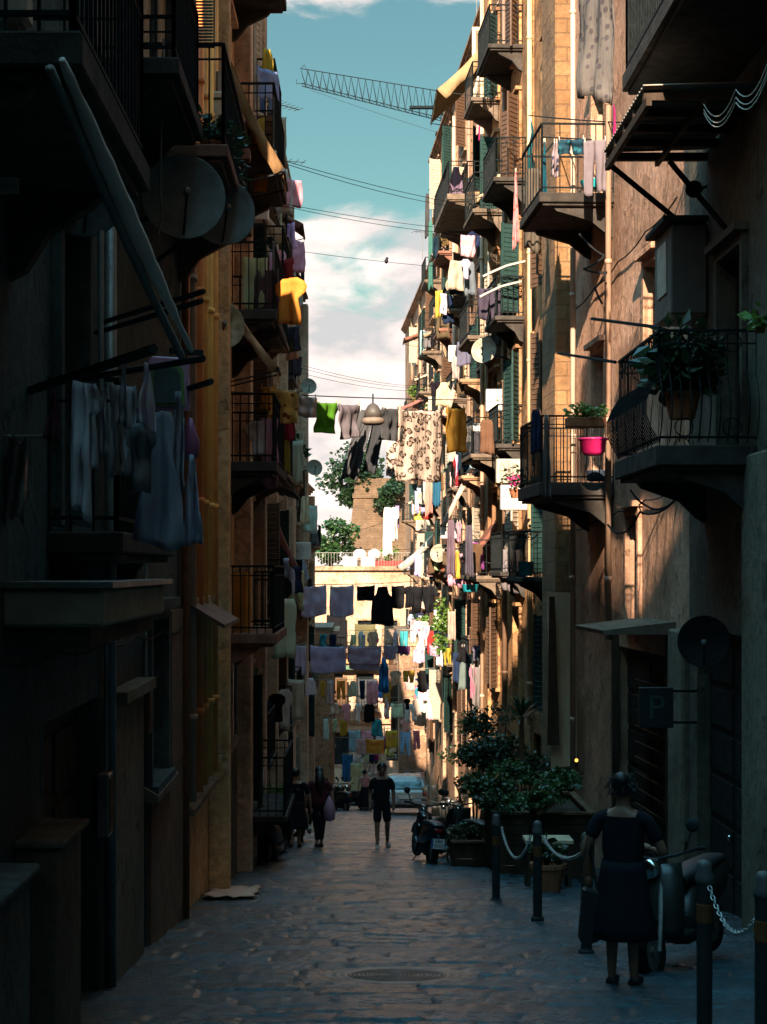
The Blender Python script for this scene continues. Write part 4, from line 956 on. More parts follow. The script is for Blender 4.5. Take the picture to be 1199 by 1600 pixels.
# tower crane beyond the right roofs
CRANE = plain('crane_paint',(.007,.012,.015),.9); YK = 210.0; q = thing('tower_crane', 'dark lattice tower crane jib crossing the sky above the roofs', 'crane', (17,YK,-16))
a0, a1 = P(467,122,YK), P(740,178,YK); b0, b1 = P(472,130,YK), P(740,197,YK); m_ = MB(); nL = 24
u0, u1 = P(470,107,YK), P(740,151,YK)
for p, r_ in (((u0,u1),.09),((b0,b1),.09),((b0+V((0,1.3,0)),b1+V((0,1.3,0))),.09)): m_.bar(p[0],p[1],r_)
for k in range(nL):
    s0, s1 = k/nL, (k+1)/nL; T0, T1 = u0.lerp(u1,s0), u0.lerp(u1,s1); c0, c1 = b0.lerp(b1,s0), b0.lerp(b1,s1); mid = b0.lerp(b1,(s0+s1)/2)
    for dy in (0, 1.3): m_.bar(T0,mid+V((0,dy,0)),.045).bar(mid+V((0,dy,0)),T1,.045)
    m_.bar(c0,c0+V((0,1.3,0)),.04).bar(c0,c1+V((0,1.3,0)),.035)
m_.build('jib', CRANE, q)
m_ = MB(); top = P(476,101,YK); m_.bar(u0,top,.05).bar(top,P(484,120,YK),.05).bar(b0,P(463,131,YK),.06).bar(P(463,131,YK),P(464,124,YK),.05); m_.build('jib_tip', CRANE, q)
m_ = MB()
for dx in (-.8,.8):
    for dy in (-.8,.8): m_.bar((17+dx,YK+.6+dy,-16),(17+dx,YK+.6+dy,62),.16)
for k in range(40):
    z = -16+k*1.95
    m_.bar((16.2,YK-.2,z),(17.8,YK-.2,z+1.95),.08).bar((16.2,YK+1.4,z),(17.8,YK+1.4,z+1.95),.08).bar((16.2,YK-.2,z),(16.2,YK+1.4,z+1.95),.08)
m_.build('mast', CRANE, q); MB().bar(b1,(17,YK+.6,b1.z),.3).bar(u1,(17,YK+.6,b1.z+4),.12).build('jib_root', CRANE, q)
tb = MB().tube([P(640,168,YK),P(690,168,YK),P(705,178,YK)],.25,6).tube([P(690,176,YK),P(702,190,YK),P(720,195,YK)],.18,6); tb.build('cable_loop', CRANE, q)

# ============================================================= overhead wires
def wire(label, a, b_, sag=.02, r=.008): return line(label, [P(*a), P(*b_)], r, WIRE, sag, 'cable', 'cable')
wire('upper strand of the twin black cable high between the roofs', (440,250,34), (760,325,52), .02, .008)
wire('lower strand of the twin black cable high between the roofs', (440,254,34), (760,330,52), .03, .008)
wire('thin black cable crossing below the crane jib', (486,141,60), (700,212,58), .02, .006)
wire('upper of two thin cables crossing in front of the white cloud', (430,316,36), (760,362,52), .02, .007)
wire('lower of two thin cables crossing in front of the white cloud', (430,319,36), (760,368,52), .03, .007)
wire('single cable crossing the cloud with a small bird on it', (465,392,62), (700,418,70), .02, .010)
for i, (a, b_) in enumerate((((470,570),(650,603)),((470,575),(650,606)),((470,583),(650,611)))):
    wire(('topmost','middle','lowest')[i]+' of three faint cables above the green towel', (*a,60), (*b_,90), .02, .009)
q = MB().ball(P(604,408,66),.10,(.8,1.3,1)).ball(P(605,404,66),.06); tag(q.build('bird', plain('bird_dark',(.02,.02,.022),.7), None, True), 'small dark bird perched on the cable against the cloud', 'bird')
wire('thin cable slanting across the sky beside the lower satellite dish', (484,850,70), (660,795,80), .03, .010)
for i, dx in enumerate((0,6,10)):
    line('white looping wire hanging off the upper right balcony, %s' % ('highest','middle','lowest')[i], [P(1100,163+dx*1.4,17), P(1150,140+dx*2,15), P(1205,82+dx*2,13)], .005, PALE, .35, 'cable', 'cable')
# antennas
def antenna(label, base, h, yaw, n=6, span=.5):
    base = V(base); t = thing('tv_antenna', label, 'antenna', base); MB().tube([base,base+V((0,0,h))],.02,6).build('mast', GREYM, t)
    m_ = MB(); u = V((math.cos(yaw),math.sin(yaw),0)); w_ = V((-u.y,u.x,0)); top = base+V((0,0,h-.08)); m_.bar(top-u*.5,top+u*.8,.02)
    for k in range(n): c = top-u*.45+u*1.2*k/(n-1); m_.bar(c-w_*span*(1-.08*k),c+w_*span*(1-.08*k),.012)
    m_.build('boom', DARKM, t); return t
antenna('thin tv antenna on the brick corner building, nearer the street edge', (-2.3,54,12.5), 2.6, .3, 6)
antenna('tall tv antenna mast with a lamp arm over the beige building', (-2.15,50,13.4), 2.4, .8, 7, .4)
antenna('large tv antenna with long rods on the right roof awning', P(745,30,60), 1.4, 3.5, 8, .9)
antenna('small tv antenna over the far right roof', (3.9,92,18.9), 1.6, .4)
q = thing('hanging_street_lamp', 'grey bell shaped street lamp hanging above the green towel line', 'street lamp', P(583,655,29))
c = P(583,645,29); MB().lathe(c,[(.02,.17),(.085,.13),(.145,.03),(.155,-.085)],18).build('housing', plain('lamp_grey',(.07,.06,.055),.6), q, True)
MB().lathe(c,[(.155,-.087),(.195,-.11),(.20,-.17),(.145,-.21),(.035,-.215)],18).build('lamp_shade', plain('lamp_pale',(.20,.15,.115),.6), q, True); MB().tube([c+V((0,0,.17)),c+V((0,0,.33))],.015,6).build('hook', IRON, q)
# ============================================================= satellite dishes
satdish('big grey satellite dish seen from behind under the planted balcony', P(285,310,15.2), .38, (.25,-1,.0), (-2.0,15.2,4.9))
satdish('grey satellite dish partly hidden behind the bigger one', P(345,333,17), .34, (.35,-1,.02), (-2.0,17,4.9))
satdish('very dark satellite dish on the near left wall', P(130,310,11.3), .27, (.3,-1,0), (-2.0,11.3,4.1), plain('dish_dark',(.04,.042,.042),.7))
satdish('tan weathered satellite dish beside the leaning pale pole', P(345,510,23.6), .33, (.3,-1,.05), (-2.02,23.6,5.0), plain('dish_tan',(.36,.29,.19),.7,0,.6,9))
satdish('small satellite dish against the sky above the white cloth', P(482,604,60), .29, (.25,-1,.25), (-2.0,60,8.1), plain('dish_olive',(.28,.26,.20),.7))
satdish('small satellite dish against the sky beside the lower left wall', P(491,731,64), .31, (.25,-1,.2), (-2.0,64,5.5), plain('dish_mid',(.30,.28,.22),.7))
satdish('dark round dish mounted edge on by the black doorway at right', P(1100,1002,19.5), .30, (-.2,-1,0), (4.4,19.5,.9), plain('dish_black',(.015,.015,.015),.7))
satdish('dark round dish under the corrugated canopy brace', P(1085,296,20.6), .105, (-.4,-1,0), (4.4,20.6,6.5), DARKM)
# ============================================================= awnings
q = thing('rolled_awning', 'long narrow pale rolled awning hanging steeply over the dark left balcony', 'awning', P(97,95,7.3)); a = P(97,93,7.32); b_ = P(300,548,9.3); m_ = MB(); pts = []; rad = []
for i in range(22):
    t_ = i/21; pts.append(a.lerp(b_,t_)+V((0,0,-.03*math.sin(math.pi*t_)))); rad.append(.016+.026*math.sin(math.pi*min(1,t_*1.15))**.8+.003*math.sin(i*2.3))
m_.tube(pts, rad, 9); m_.build('canvas', cloth((.80,.68,.61),'awning_cloth',None,.15), q, True)
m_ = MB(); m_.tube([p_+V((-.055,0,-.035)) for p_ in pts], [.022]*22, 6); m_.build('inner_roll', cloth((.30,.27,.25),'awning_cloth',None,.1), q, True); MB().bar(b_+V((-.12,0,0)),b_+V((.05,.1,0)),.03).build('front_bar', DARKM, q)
awning('brown rolled awning slanting down against the sky on the left', -1, -1.9, (346,62), (443,265), 1.2, (.26,.15,.07), None, .2)
awning('upper beige awning above the left roof terrace', -1, -2.0, (386,283), (450,372), 2.2, (.44,.36,.26), None, .26)
awning('lower beige awning just beneath its twin on the left', -1, -2.0, (384,318), (447,425), 2.4, (.38,.31,.22), None, .22)
awning('narrow tan awning edge crossing the tan satellite dish', -1, -2.0, (335,425), (434,575), .6, (.42,.27,.15), None, .13)
awning('dark red awning sloping down above the grey pillowcases on the left', -1, -2.0, (425,795), (470,895), .8, (.24,.09,.07), None, .17)
awning('pale pink awning running steeply beside the mustard towel', 1, 4.4, (733,530), (691,648), .6, (.62,.44,.34), None, .26)
awning('pale pink awning below the mustard towel on the salmon building', 1, 4.4, (750,690), (690,820), .6, (.60,.42,.34), None, .2)
awning('brown canvas roof awning overhanging the salmon building', 1, 4.4, (764,58), (683,140), 4.0, (.36,.25,.13), None, .5)
awning('red brown canopy over the top balcony of the far pink building', 1, 4.4, (672,508), (632,528), 2.5, (.22,.10,.07), None, .2)
awning('faded red canopy over a lower balcony of the far pink building', 1, 4.4, (668,615), (623,637), 2.5, (.26,.12,.10), None, .25)
awning('white striped awning sagging off the far right wall by the blue tarpaulin', 1, 4.4, (648,1040), (582,1088), 3, (.62,.56,.50), 'stripe', .35)
awning('pink market canopy low on the far right', 1, 4.4, (650,1150), (607,1182), 3, (.62,.28,.28), None, .8)
awning('curved tan canopy with pale ribs beside the white shirts', 1, 4.4, (678,835), (622,885), 2.2, (.40,.32,.22), 'stripe', .4)
def shed(label, s, pts, leng, mat):
    a, b_ = pts; return tag(MB().prism([a,b_,b_+V((0,0,.05)),a+V((0,0,.05))],(0,leng,0)).build('lean_to_roof', mat, None), label, 'roof')
Y = 47.0; shed('corrugated lean-to roof at the very top of the ochre building', 1, (V((4.4,Y,18.2)),P(762,32,Y)), 3.5, CORR)
Y = 23.5; shed('dark tin lean-to above the brown shop front on the left', -1, (V((-2.0,19.6,1.35)),V((-1.5,19.6,1.05))), 2.5, plain('tin_roof',(.16,.09,.07),.7,.1,.5,5))
Y = 40.; shed('broad dark lean-to roof over the open left balcony', -1, (V((-2.0,33,3.6)),V((-1.15,33,3.3))), 4.5, SLABD)
# folding screen / frame on the salmon roof balcony, box on it
q = thing('framed_screen', 'cream framed wire screen at the top of the salmon building', 'screen', P(768,105,56)); a = P(738,104,56); b_ = P(796,42,56)
m_ = MB(); t_ = .12
m_.box((a.x,56,a.z),(b_.x,56.06,a.z+t_)).box((a.x,56,b_.z-t_),(b_.x,56.06,b_.z)).box((a.x,56,a.z+t_),(a.x+t_,56.06,b_.z-t_)).box((b_.x-t_,56,a.z+t_),(b_.x,56.06,b_.z-t_)); m_.build('frame', plain('cream_frame',(.60,.46,.32),.7), q)
MB().box((a.x+t_,56.02,a.z+t_),(b_.x-t_,56.04,b_.z-t_)).build('mesh_panel', plain('brown_mesh',(.20,.15,.09),.8), q)
line('long pale pole slanting down from the right roof past the framed screen', [P(786,0,50),P(732,178,50)], .07, PALE, 0, 'pole', 'pole')
for i, (a, b_) in enumerate((((755,432,42),(828,407,42)),((750,464,42),(815,440,42)))):
    line('pale bent drying pole off the ochre building, %s of the pair' % ('upper','lower')[i], [P(*a),P((a[0]+b_[0])/2,(a[1]+b_[1])/2-4,42),P(*b_)], .035, PALE, -.04, 'pole', 'drying_pole')
for i, (a, b_) in enumerate((((925,498,22.5),(1032,512,18.6)),((872,552,26),(962,566,21)))):
    line('black iron pole reaching out beside the curved balcony, %s one' % ('upper','lower')[i], [P(*a),P(*b_)], .022, IRON, 0, 'pole', 'iron_pole')
for i, (a, b_) in enumerate((((40,612,10.4),(240,545,8.0)),((150,520,12.9),(315,470,10.6)),((155,505,13.2),(318,455,10.8)),((215,632,13.0),(330,596,9.6)),((60,602,10.5),(318,560,9.0)))):
    line('dark bar poking out of the near left wall, %s' % ('lowest with lace dress','middle','topmost','short one by pink bag','long one above the board')[i], [P(*a),P(*b_)], .028 if i == 0 else .02, DARKM, 0, 'bar', 'drying_bar')
for i, (x, y0, y1) in enumerate(((43,300,600),(158,360,610))):
    line('thin grey upright pole on the dark left balcony, %s one' % ('outer','inner')[i], [P(x,y0,10.9),P(x,y1,10.9)], .018, GREYM, 0, 'pole', 'upright_pole')
line('grey twisted cable hanging down in front of the big grey dish', [P(256,60,14.4),P(252,200,14.4),P(251,300,14.4),P(254,335,14.4),P(247,368,14.4)], .012, GREYM, 0, 'cable', 'cable')
line('black tangled wires below the black right balcony', [P(905,365,27),P(945,400,27),P(912,420,27),P(948,425,27),P(930,450,27),P(942,475,27)], .02, WIRE, .3, 'cable', 'cable')
line('loose black wires drooping under the curved balcony', [P(985,765,22),P(1010,790,22),P(1060,775,21),P(1000,800,22),P(950,820,24)], .015, WIRE, .4, 'cable', 'cable')
# ============================================================= hero washing
RGB = {'lavender':(.66,.56,.72),'grey':(.20,.19,.20),'dark grey':(.075,.075,.08),'black':(.014,.014,.017),'white':(.78,.72,.70),'cream':(.66,.56,.44),'green':(.09,.26,.02),'mustard':(.62,.34,.06),'teal':(.02,.10,.13),
 'navy':(.02,.035,.08),'blue':(.05,.22,.45),'pink':(.62,.25,.34),'magenta':(.45,.03,.16),'purple':(.25,.08,.22),'red':(.42,.04,.04),'orange':(.70,.30,.05),'brown':(.16,.09,.05),'pale pink':(.72,.46,.44),'olive':(.16,.14,.07),'turquoise':(.06,.36,.38),'yellow':(.65,.48,.10),'pale yellow':(.72,.64,.38),'pale blue':(.38,.50,.62)}
CN = [0]
def wash(label, a, b_, Y, bot, col, kind='towel', Y2=None, pat=None, group=None, c2=None, name=None, cat=None, **k):
    """a, b_: px of the top corners; bot: py of the hem"""
    CN[0] += 1; A = P(*a, Y); Bq = P(*b_, Y2 or Y); h = (bot-(a[1]+b_[1])/2)/F*Y
    return hang(name or {'towel':'towel','long':'hanging_cloth','tri':'hanging_cloth'}.get(kind, kind), label, A, Bq, h, cloth(RGB[col] if isinstance(col, str) else col, 'cloth', pat, c2=c2), kind, seed=CN[0], group=group, cat=cat, pegs=kind != 'long' and A.y < 56 and A.y > 20, **k)
# main line, running from the left balcony to the right wall
la, lb = P(400,614,26.6), P(742,625,33)
line('short dark line tying the main clothesline back to the left balcony', [P(345,611,24.5), la], .010, WIRE, .01)
line('main clothesline spanning the street with green towels and the leopard blanket', [la, lb], .010, WIRE, .012)
def onl(px):
    lo, hi = 0., 1.
    for _ in range(40):
        t = (lo+hi)/2; p = la.lerp(lb, t)
        if CX+F*p.x/p.y < px: lo = t
        else: hi = t
    return la.lerp(lb, lo)
def mainline(label, x0, x1, bot, col, dz=6, **k):
    a, b_ = onl(x0), onl(x1); py = lambda p: CY-(p.z-EYE)*F/p.y
    return wash(label, (x0,py(a)+dz), (x1,py(b_)+dz), a.y, bot, col, Y2=b_.y, **k)
mainline('green towel pegged on the main line over the street', 494, 527, 676, 'green', 10)
mainline('mauve grey towel just right of the green one on the line', 529, 560, 684, (.20,.17,.19), 12)
mainline('small dark grey cloth left of the leopard blanket', 598, 626, 688, 'dark grey', 16)
a = onl(562); wash('long charcoal runner hanging diagonally behind the bell lamp', (562,640), (588,640), a.y+.8, 748, (.10,.10,.108), 'towel', skew=-.28); wash('dark slate runner just right of the diagonal charcoal runner', (586,640), (606,640), a.y+.9, 738, (.055,.058,.065), 'towel', skew=-.2)
mainline('leopard print blanket on the main line', 621, 692, 752, (.74,.58,.48), 14, pat='leopard', amp=.03, name='blanket', cat='blanket', flap=.35, nu=20, nv=22)
mainline('mustard yellow towel at the right end of the main line', 697, 728, 706, 'mustard', 12)
wash('plain yellow towel folded behind the patterned yellow one', (408,604), (432,604), 27, 640, 'mustard')
wash('yellow towel with a rust floral pattern near the left wall', (420,606), (466,612), 26.4, 660, (.68,.40,.12), pat='flower', amp=.03)
wash('cream cloth with ruffled hem under the small dish', (467,617), (495,621), 27.6, 651, (.55,.43,.38))
wash('leopard print pillowcase hanging just behind the leopard blanket', (604,690), (622,690), 32, 745, (.70,.56,.48), pat='leopard')
# line A and B
line('clothesline carrying grey pillowcases and black clothes', [P(345,895,26),P(470,913,44),P(686,905,55)], .01, WIRE, .02)
for x0, x1, b_, c, kd, lb_ in ((471,510,962,'lavender','towel','grey lavender pillowcase with frilled hem, left of its twin'),(516,553,962,'lavender','towel','grey lavender pillowcase with frilled hem, right of its twin'),(558,586,938,'black','towel','short black cloth at the left of the black washing'),(580,616,976,'black','vest','long black dress hanging lowest among the black washing'),(612,632,950,'black','towel','black top beside the long black dress'),(630,650,948,'black','shirt','black shirt in the middle of the black washing'),(643,679,957,'black','trousers','black trousers at the right of the black washing')):
    wash(lb_, (x0,916), (x1,914), 47 if x0 < 555 else 50, b_, c, kd, amp=.05)
line('lower clothesline with lavender sheets across the street', [P(440,1000,44),P(556,1010,53),P(775,1008,55)], .01, WIRE, .015)
for x0, x1, b_, c, kd, lb_ in ((461,479,1053,'lavender','towel','narrow lavender cloth at the left end of the lower line'),(485,541,1050,(.56,.48,.68),'towel','wide lavender sheet in the middle of the lower line'),(544,596,1036,(.56,.44,.56),'towel','mauve sheet with a rounded second layer on the lower line'),(600,619,1030,(.56,.44,.56),'towel','small mauve cloth right of the blue tarpaulin'),(622,641,1022,'purple','towel','plum cloth on the lower line'),(645,664,1035,'lavender','vest','pale lavender top beside the plum cloth'),(671,688,1025,(.50,.36,.46),'towel','pinkish lavender cloth toward the right end of the lower line'),(712,736,1034,'black','tri','black triangular cloth near the right balcony'),(736,756,1032,(.24,.20,.28),'shirt','dull violet shirt by the right balcony'),(760,776,1042,(.2,.17,.24),'towel','dusky cloth at the far right of the lower line')):
    wash(lb_, (x0,1008), (x1,1009), 52, b_, c, kd, amp=.04)
wash('rounded mauve cloth layered below the mauve sheet', (546,1016), (594,1016), 52.6, 1046, (.42,.32,.40))
wash('blue tarpaulin gathered and hanging beside the lower line', (592,1026), (608,1026), 54, 1080, 'blue', 'vest', lean=.3, amp=.12, name='tarpaulin', cat='tarpaulin')
# sunny far washing
line('far low clothesline with white and pale washing', [P(536,1178,84),P(600,1178,84),P(650,1180,86)], .014, ROPE, .01)
for x0, x1, b_, c, kd, lb_ in ((535,552,1220,'blue','towel','bright blue sheet low at the end of the street'),(553,561,1196,'white','vest','white vest beside the bright blue sheet'),(561,568,1193,'white','vest','second white vest from the bright blue sheet'),(568,577,1192,'pale yellow','towel','pale yellow cloth on the far low line'),(578,585,1190,'navy','towel','navy cloth on the far low line'),(585,592,1188,'magenta','towel','magenta cloth at the right of the far low line')):
    wash(lb_, (x0,1179), (x1,1179), 84, b_, c, kd)
wash('long pale yellow sheet reaching almost to the road far away', (548,1192), (567,1192), 82, 1238, 'pale yellow', lean=.1)
for k in range(6): wash('pale pink %s on the far second line, %s from left' % (('shirt','vest')[k%2], ('first','second','third','fourth','fifth','sixth')[k]), (569+k*6.4,1192), (574+k*6.4,1192), 82.5, 1212+k%3*3, 'pale pink', ('shirt','vest')[k%2], group='small pink washing far away')
line('far clothesline with the orange sheet', [P(520,1152,90),P(650,1152,90)], .014, ROPE, .01)
wash('pinkish sheet left of the orange sheet far away', (556,1154), (572,1154), 90, 1178, 'pale pink'); wash('bright orange sheet at the sunny end of the street', (572,1154), (601,1155), 90, 1178, 'orange')
# white washing at mid right
line('clothesline from the white shirts to the right wall', [P(490,853,60),P(597,860,62),P(700,855,62)], .008, WIRE, .01)
for x0, x1, b_, lb_, kd in ((598,613,868,'long white shirt hanging left of the far right balcony','long'),(609,624,845,'white shirt with a lilac edge beside the long white shirt','shirt')):
    wash(lb_, (x0,792), (x1,792), 62, b_, 'white', kd, amp=.06)
wash('lilac scarf just right of the white shirts', (618,790), (624,790), 62.4, 825, (.42,.30,.50)); wash('salmon striped cloth draped under the leopard blanket', (664,752), (676,745), 56, 805, (.55,.27,.22), 'long', lean=.1)
wash('deep blue towel hanging right of the leopard blanket', (676,706), (689,706), 54, 790, (.03,.13,.22))
# upper right washing
line('drying line in front of the black right balcony', [P(826,180,33),P(985,192,26)], .012, IRON, .01)
line('bar with upside down trousers on the black right balcony', [P(846,214,27.4),P(925,218,27.4)], .014, IRON, 0)
wash('long teal towel at the left of the right balcony washing', (826,182), (832,190), 33, 318, (.015,.12,.14), 'tri', Y2=34, amp=.05); wash('dark teal garment hanging in a point right of the long teal towel', (846,220), (856,220), 30, 335, (.012,.09,.13), 'tri', amp=.08)
wash('long brown grey cloth under the teal towel', (820,262), (846,262), 32, 392, (.13,.105,.08), 'long', amp=.05); wash('pink towel with a printed figure hanging on the ochre building', (800,270), (812,262), 37, 385, (.62,.30,.30), 'tri', pat='flower', c2=(.6,.14,.12), amp=.04)
wash('floral blouse between the teal clothes and dark briefs', (862,222), (874,220), 28.6, 276, (.36,.28,.30), 'vest', pat='flower', c2=(.05,.06,.12)); wash('dark printed shorts clipped on the balcony bar', (872,217), (914,217), 27.2, 241, (.02,.06,.09), 'trousers', pat='flower', c2=(.03,.16,.2))
wash('grey trousers clipped upside down over the turquoise tub', (912,220), (948,217), 27.1, 302, (.23,.19,.21), 'trousers', amp=.03)
wash('huge grey patterned curtain hanging at the top right', (906,-70), (958,-70), 22, 148, (.19,.165,.15), 'towel', Y2=21, pat='flower', c2=(.10,.085,.09), amp=.05, lean=.03, name='curtain', cat='curtain', nu=18)
wash('red hanging cloth on the curved wall by the canopy', (958,160), (962,170), 23, 222, 'magenta', 'long')
for i, (x0, x1, y0, b_, c, kd) in enumerate(((748,757,160,222,'magenta','long'),(762,772,150,210,'pale pink','shirt'),(770,778,168,232,'cream','long'),(776,790,150,265,'brown','long'),(744,750,155,210,'pale pink','tri'),(789,798,150,250,'black','long'))):
    wash('%s washing %s on the high salmon balcony' % (('magenta','pale pink','cream','brown','rose','black')[i], ('in front','behind','hanging long','hanging lowest','at the outer corner','at the wall side')[i]), (x0,y0), (x1,y0+2), 55.4, b_, c, kd)
for i, (x0, x1, y0, b_, c, kd) in enumerate(((664,672,302,370,'dark grey','long'),(674,680,304,352,'brown','shirt'),(680,686,304,380,'dark grey','trousers'),(689,694,302,340,'dark grey','vest'),(699,708,306,342,'teal','vest'))):
    wash('%s washing on the far pole against the sky, %s from the left' % (c, ('first','second','third','fourth','fifth')[i]), (x0,y0), (x1,y0), 76, b_, c, kd, lean=-.05)
line('horizontal pole of washing jutting into the sky at right', [P(670,297,76),P(716,297,77)], .03, IRON, 0, 'pole', 'drying_pole')
wash('very long green netting hanging free against the cloud', (669,345), (677,345), 74, 452, (.07,.20,.17), 'long', amp=.04)
for i, (x, y0, y1) in enumerate(((686,206,236),(685,257,283))):
    a = P(x,y1,78); q = thing('planter_box', 'dark box planter hung on the sky side rail, %s of two' % ('upper','lower')[i], 'planter', a); MB().box((a.x-.1,78,a.z),(a.x+.95,78.6,a.z+.85)).box((a.x-.14,77.95,a.z+.86),(a.x+.99,78.65,a.z+.93)).build('trough', WOODD, q); MB().bar((a.x+.8,78.3,a.z-1),(a.x+.8,78.3,a.z),.04).build('post', IRON, q)
# right middle
wash('black trousers hanging over the balcony with the pink bucket', (829,640), (846,640), 27, 708, 'navy', 'long', amp=.03); wash('sheer grey dress hanging by the pink bucket balcony', (846,645), (862,655), 26.8, 778, (.12,.115,.11), 'dress', amp=.05)
for i, (x0, x1, y0, b_, c, kd) in enumerate(((698,712,812,900,(.16,.11,.14),'long'),(712,722,815,846,(.5,.3,.36),'shirt'),(726,740,820,900,(.10,.085,.11),'long'),(700,712,955,1000,(.5,.36,.3),'towel'),(733,744,1040,1090,(.5,.2,.28),'shirt'),(738,750,1042,1110,(.22,.19,.18),'trousers'))):
    wash('%s hanging in the shade of the ochre building' % ('long dusky violet cloth','small pink blouse','dark grey cloth right of the blouse','tan towel over the railing','pink shirt low down','grey trousers low down')[i], (x0,y0), (x1,y0), 45, b_, c, kd)
# near left washing
NL = (('long white lace dress hanging on the near left bar',(108,590),(141,600),10.5,805,(.62,.60,.62),'long'),('narrow grey cloth right of the lace dress',(152,604),(172,606),11.2,712,(.34,.33,.36),'tri'),('grey blouse with hanging sleeve on the near left line',(184,566),(204,572),11.4,665,(.42,.40,.42),'tri'),('pale pointed blouse catching light on the near left line',(214,556),(246,575),12,668,(.74,.62,.68),'tri'),('thin pale strap of cloth below the grey blouse',(180,655),(192,660),11.6,738,(.36,.29,.26),'long'),('large slate blue garment hanging lowest on the left',(210,640),(292,640),12.4,850,(.40,.41,.48),'dress'),('slate blue sleeve garment at the right of the left washing',(284,705),(318,715),13,850,(.42,.43,.52),'tri'),('dark wine cloth hanging left of the lace dress',(72,605),(96,610),10.4,690,(.10,.03,.04),'tri'),('dark green grey jacket behind the pointed blouse',(196,660),(246,660),12.2,770,(.30,.30,.31),'shirt'))
NL += (('pale grey shirt between the lace dress and the narrow cloth',(124,596),(156,600),11.0,735,(.50,.49,.52),'shirt'),('long off white cloth behind the slate garment',(246,640),(272,644),12.9,800,(.55,.52,.52),'long'),('wide pale lace curtain piece at the middle of the near left washing',(172,600),(214,604),12.6,745,(.50,.47,.49),'towel'),('light grey sleeve cloth left of the pink bag',(268,610),(290,612),12.8,770,(.46,.44,.48),'vest'))
for lb_, a, b_, Y, bot, c, kd in NL: wash(lb_, a, b_, Y*.74, bot, c, kd, amp=.035)
q = thing('ironing_board', 'pink rimmed board with green border stored on the left balcony', 'board', P(265,600,10.4)); Y = 10.4
def rr(x0,y0,x1,y1,Y): return [P(x0+6,y0,Y),P(x1-6,y0+3,Y),P(x1,y0+12,Y),P(x1+2,y1,Y),P(x0+2,y1,Y),P(x0,y0+8,Y)]
MB().prism(rr(232,556,296,642,Y),(0,.03,0)).build('rim', plain('pink_plastic',(.55,.24,.34),.5,0,.1), q, bev=.008); MB().prism(rr(236,568,287,634,Y-.02),(0,.018,0)).build('border', plain('green_plastic',(.14,.24,.06),.6,0,.1), q); MB().prism(rr(240,573,282,630,Y-.03),(0,.008,0)).build('panel', plain('slate_panel',(.06,.075,.07),.6), q)
q = MB().lathe(P(298,690,10.6),[(.02,-.12),(.05,-.10),(.06,.0),(.03,.08),(.012,.15)],14); tag(q.build('plastic_bag', plain('pink_bag',(.40,.12,.24),.4), None, True), 'pink plastic bag hanging right of the slate garments', 'bag')
o = MB(); rows = []
for j in range(14):
    rows.append([P(-6+i*5.2+(8-j)*.5*(i/9), 684+j*10+8*math.sin(i*1.1+j*.3), 9.6+.05*math.sin(i*1.9+j*.4)) for i in range(10)])
o = o.grid(rows).build('plastic_sheet', plain('clear_sheeting',(.30,.27,.26),.25,0,.5,12,.01), None, True); o.modifiers.new('t','SOLIDIFY').thickness = .004; tag(o, 'crumpled translucent sheeting draped over a bar at the left edge', 'sheeting')
line('bar holding the crumpled sheeting at the left edge', [P(-10,683,9.55),P(70,683,9.7)], .014, GREYM, 0, 'bar', 'drying_bar')
# ============================================================= automatic balcony washing
KN = {'towel':'towel','shirt':'shirt','vest':'vest','trousers':'trousers','long':'cloth','dress':'dress'}
used = set()
def autowash(k, zs, ycs, dep, cols, n, seed, hl=1.3, sc_=1.0):
    rnd = random.Random(seed); g = BL[k]; names = ('nearest','second','third','fourth','fifth')
    for i, z in enumerate(zs):
        for j, y in enumerate(ycs):
            for c in range(n):
                if rnd.random() < .25: continue
                col = rnd.choice(cols); kd = rnd.choice(('towel','shirt','vest','trousers','long','towel')); 
                yy_ = y-hl-rnd.uniform(-.9,.25); x = g.X-g.s*(dep*rnd.uniform(.25,1.35)); w_ = rnd.uniform(.28,.62)*sc_; h_ = rnd.uniform(.5,1.2)*sc_
                lb_ = '%s %s drying on %s row up, %s bay, %s' % (col, KN[kd], ORD[i+1], names[j], g.short)
                if lb_ in used: continue
                used.add(lb_); yw = rnd.uniform(-.9,.9); u = V((math.cos(yw),math.sin(yw),0))*w_/2; c0 = V((x,yy_,z+rnd.uniform(.55,1.05)))
                hang({'long':'hanging_cloth'}.get(kd,kd), lb_, c0-u, c0+u, h_, cloth(tuple(q*rnd.choice((.8,1,1.1)) for q in RGB[col])), kd, seed=seed*31+i*7+j*3+c, nu=8, nv=9)
warm = ['white','cream','pale pink','pink','brown','grey','navy','black','mustard','lavender','pale blue','red']
autowash('R4', [-1.7,1.6,4.9,8.2,11.5], [53,58.5,64,69.5,75], .9, warm, 2, 3)
autowash('R5', [-5,-1.7,1.6,4.9,8.2], [81,87,93,99], .9, ['white','cream','pale pink','turquoise','pink','white','purple','pale blue','red','yellow'], 3, 5)
autowash('L4', [-2.1,1.0,4.1,7.2], [35,39.4,44,48.6], .7, ['grey','navy','black','brown','cream','lavender'], 1, 8)
autowash('L6', [-3.3,-.2,2.9], [67.5,72,76.5,81.5], .7, ['black','grey','navy','white','cream'], 2, 9)
autowash('R3', [1.65,5.0,8.3], [43.2,47.3], .8, ['dark grey','black','brown','grey','teal','purple'], 2, 10)
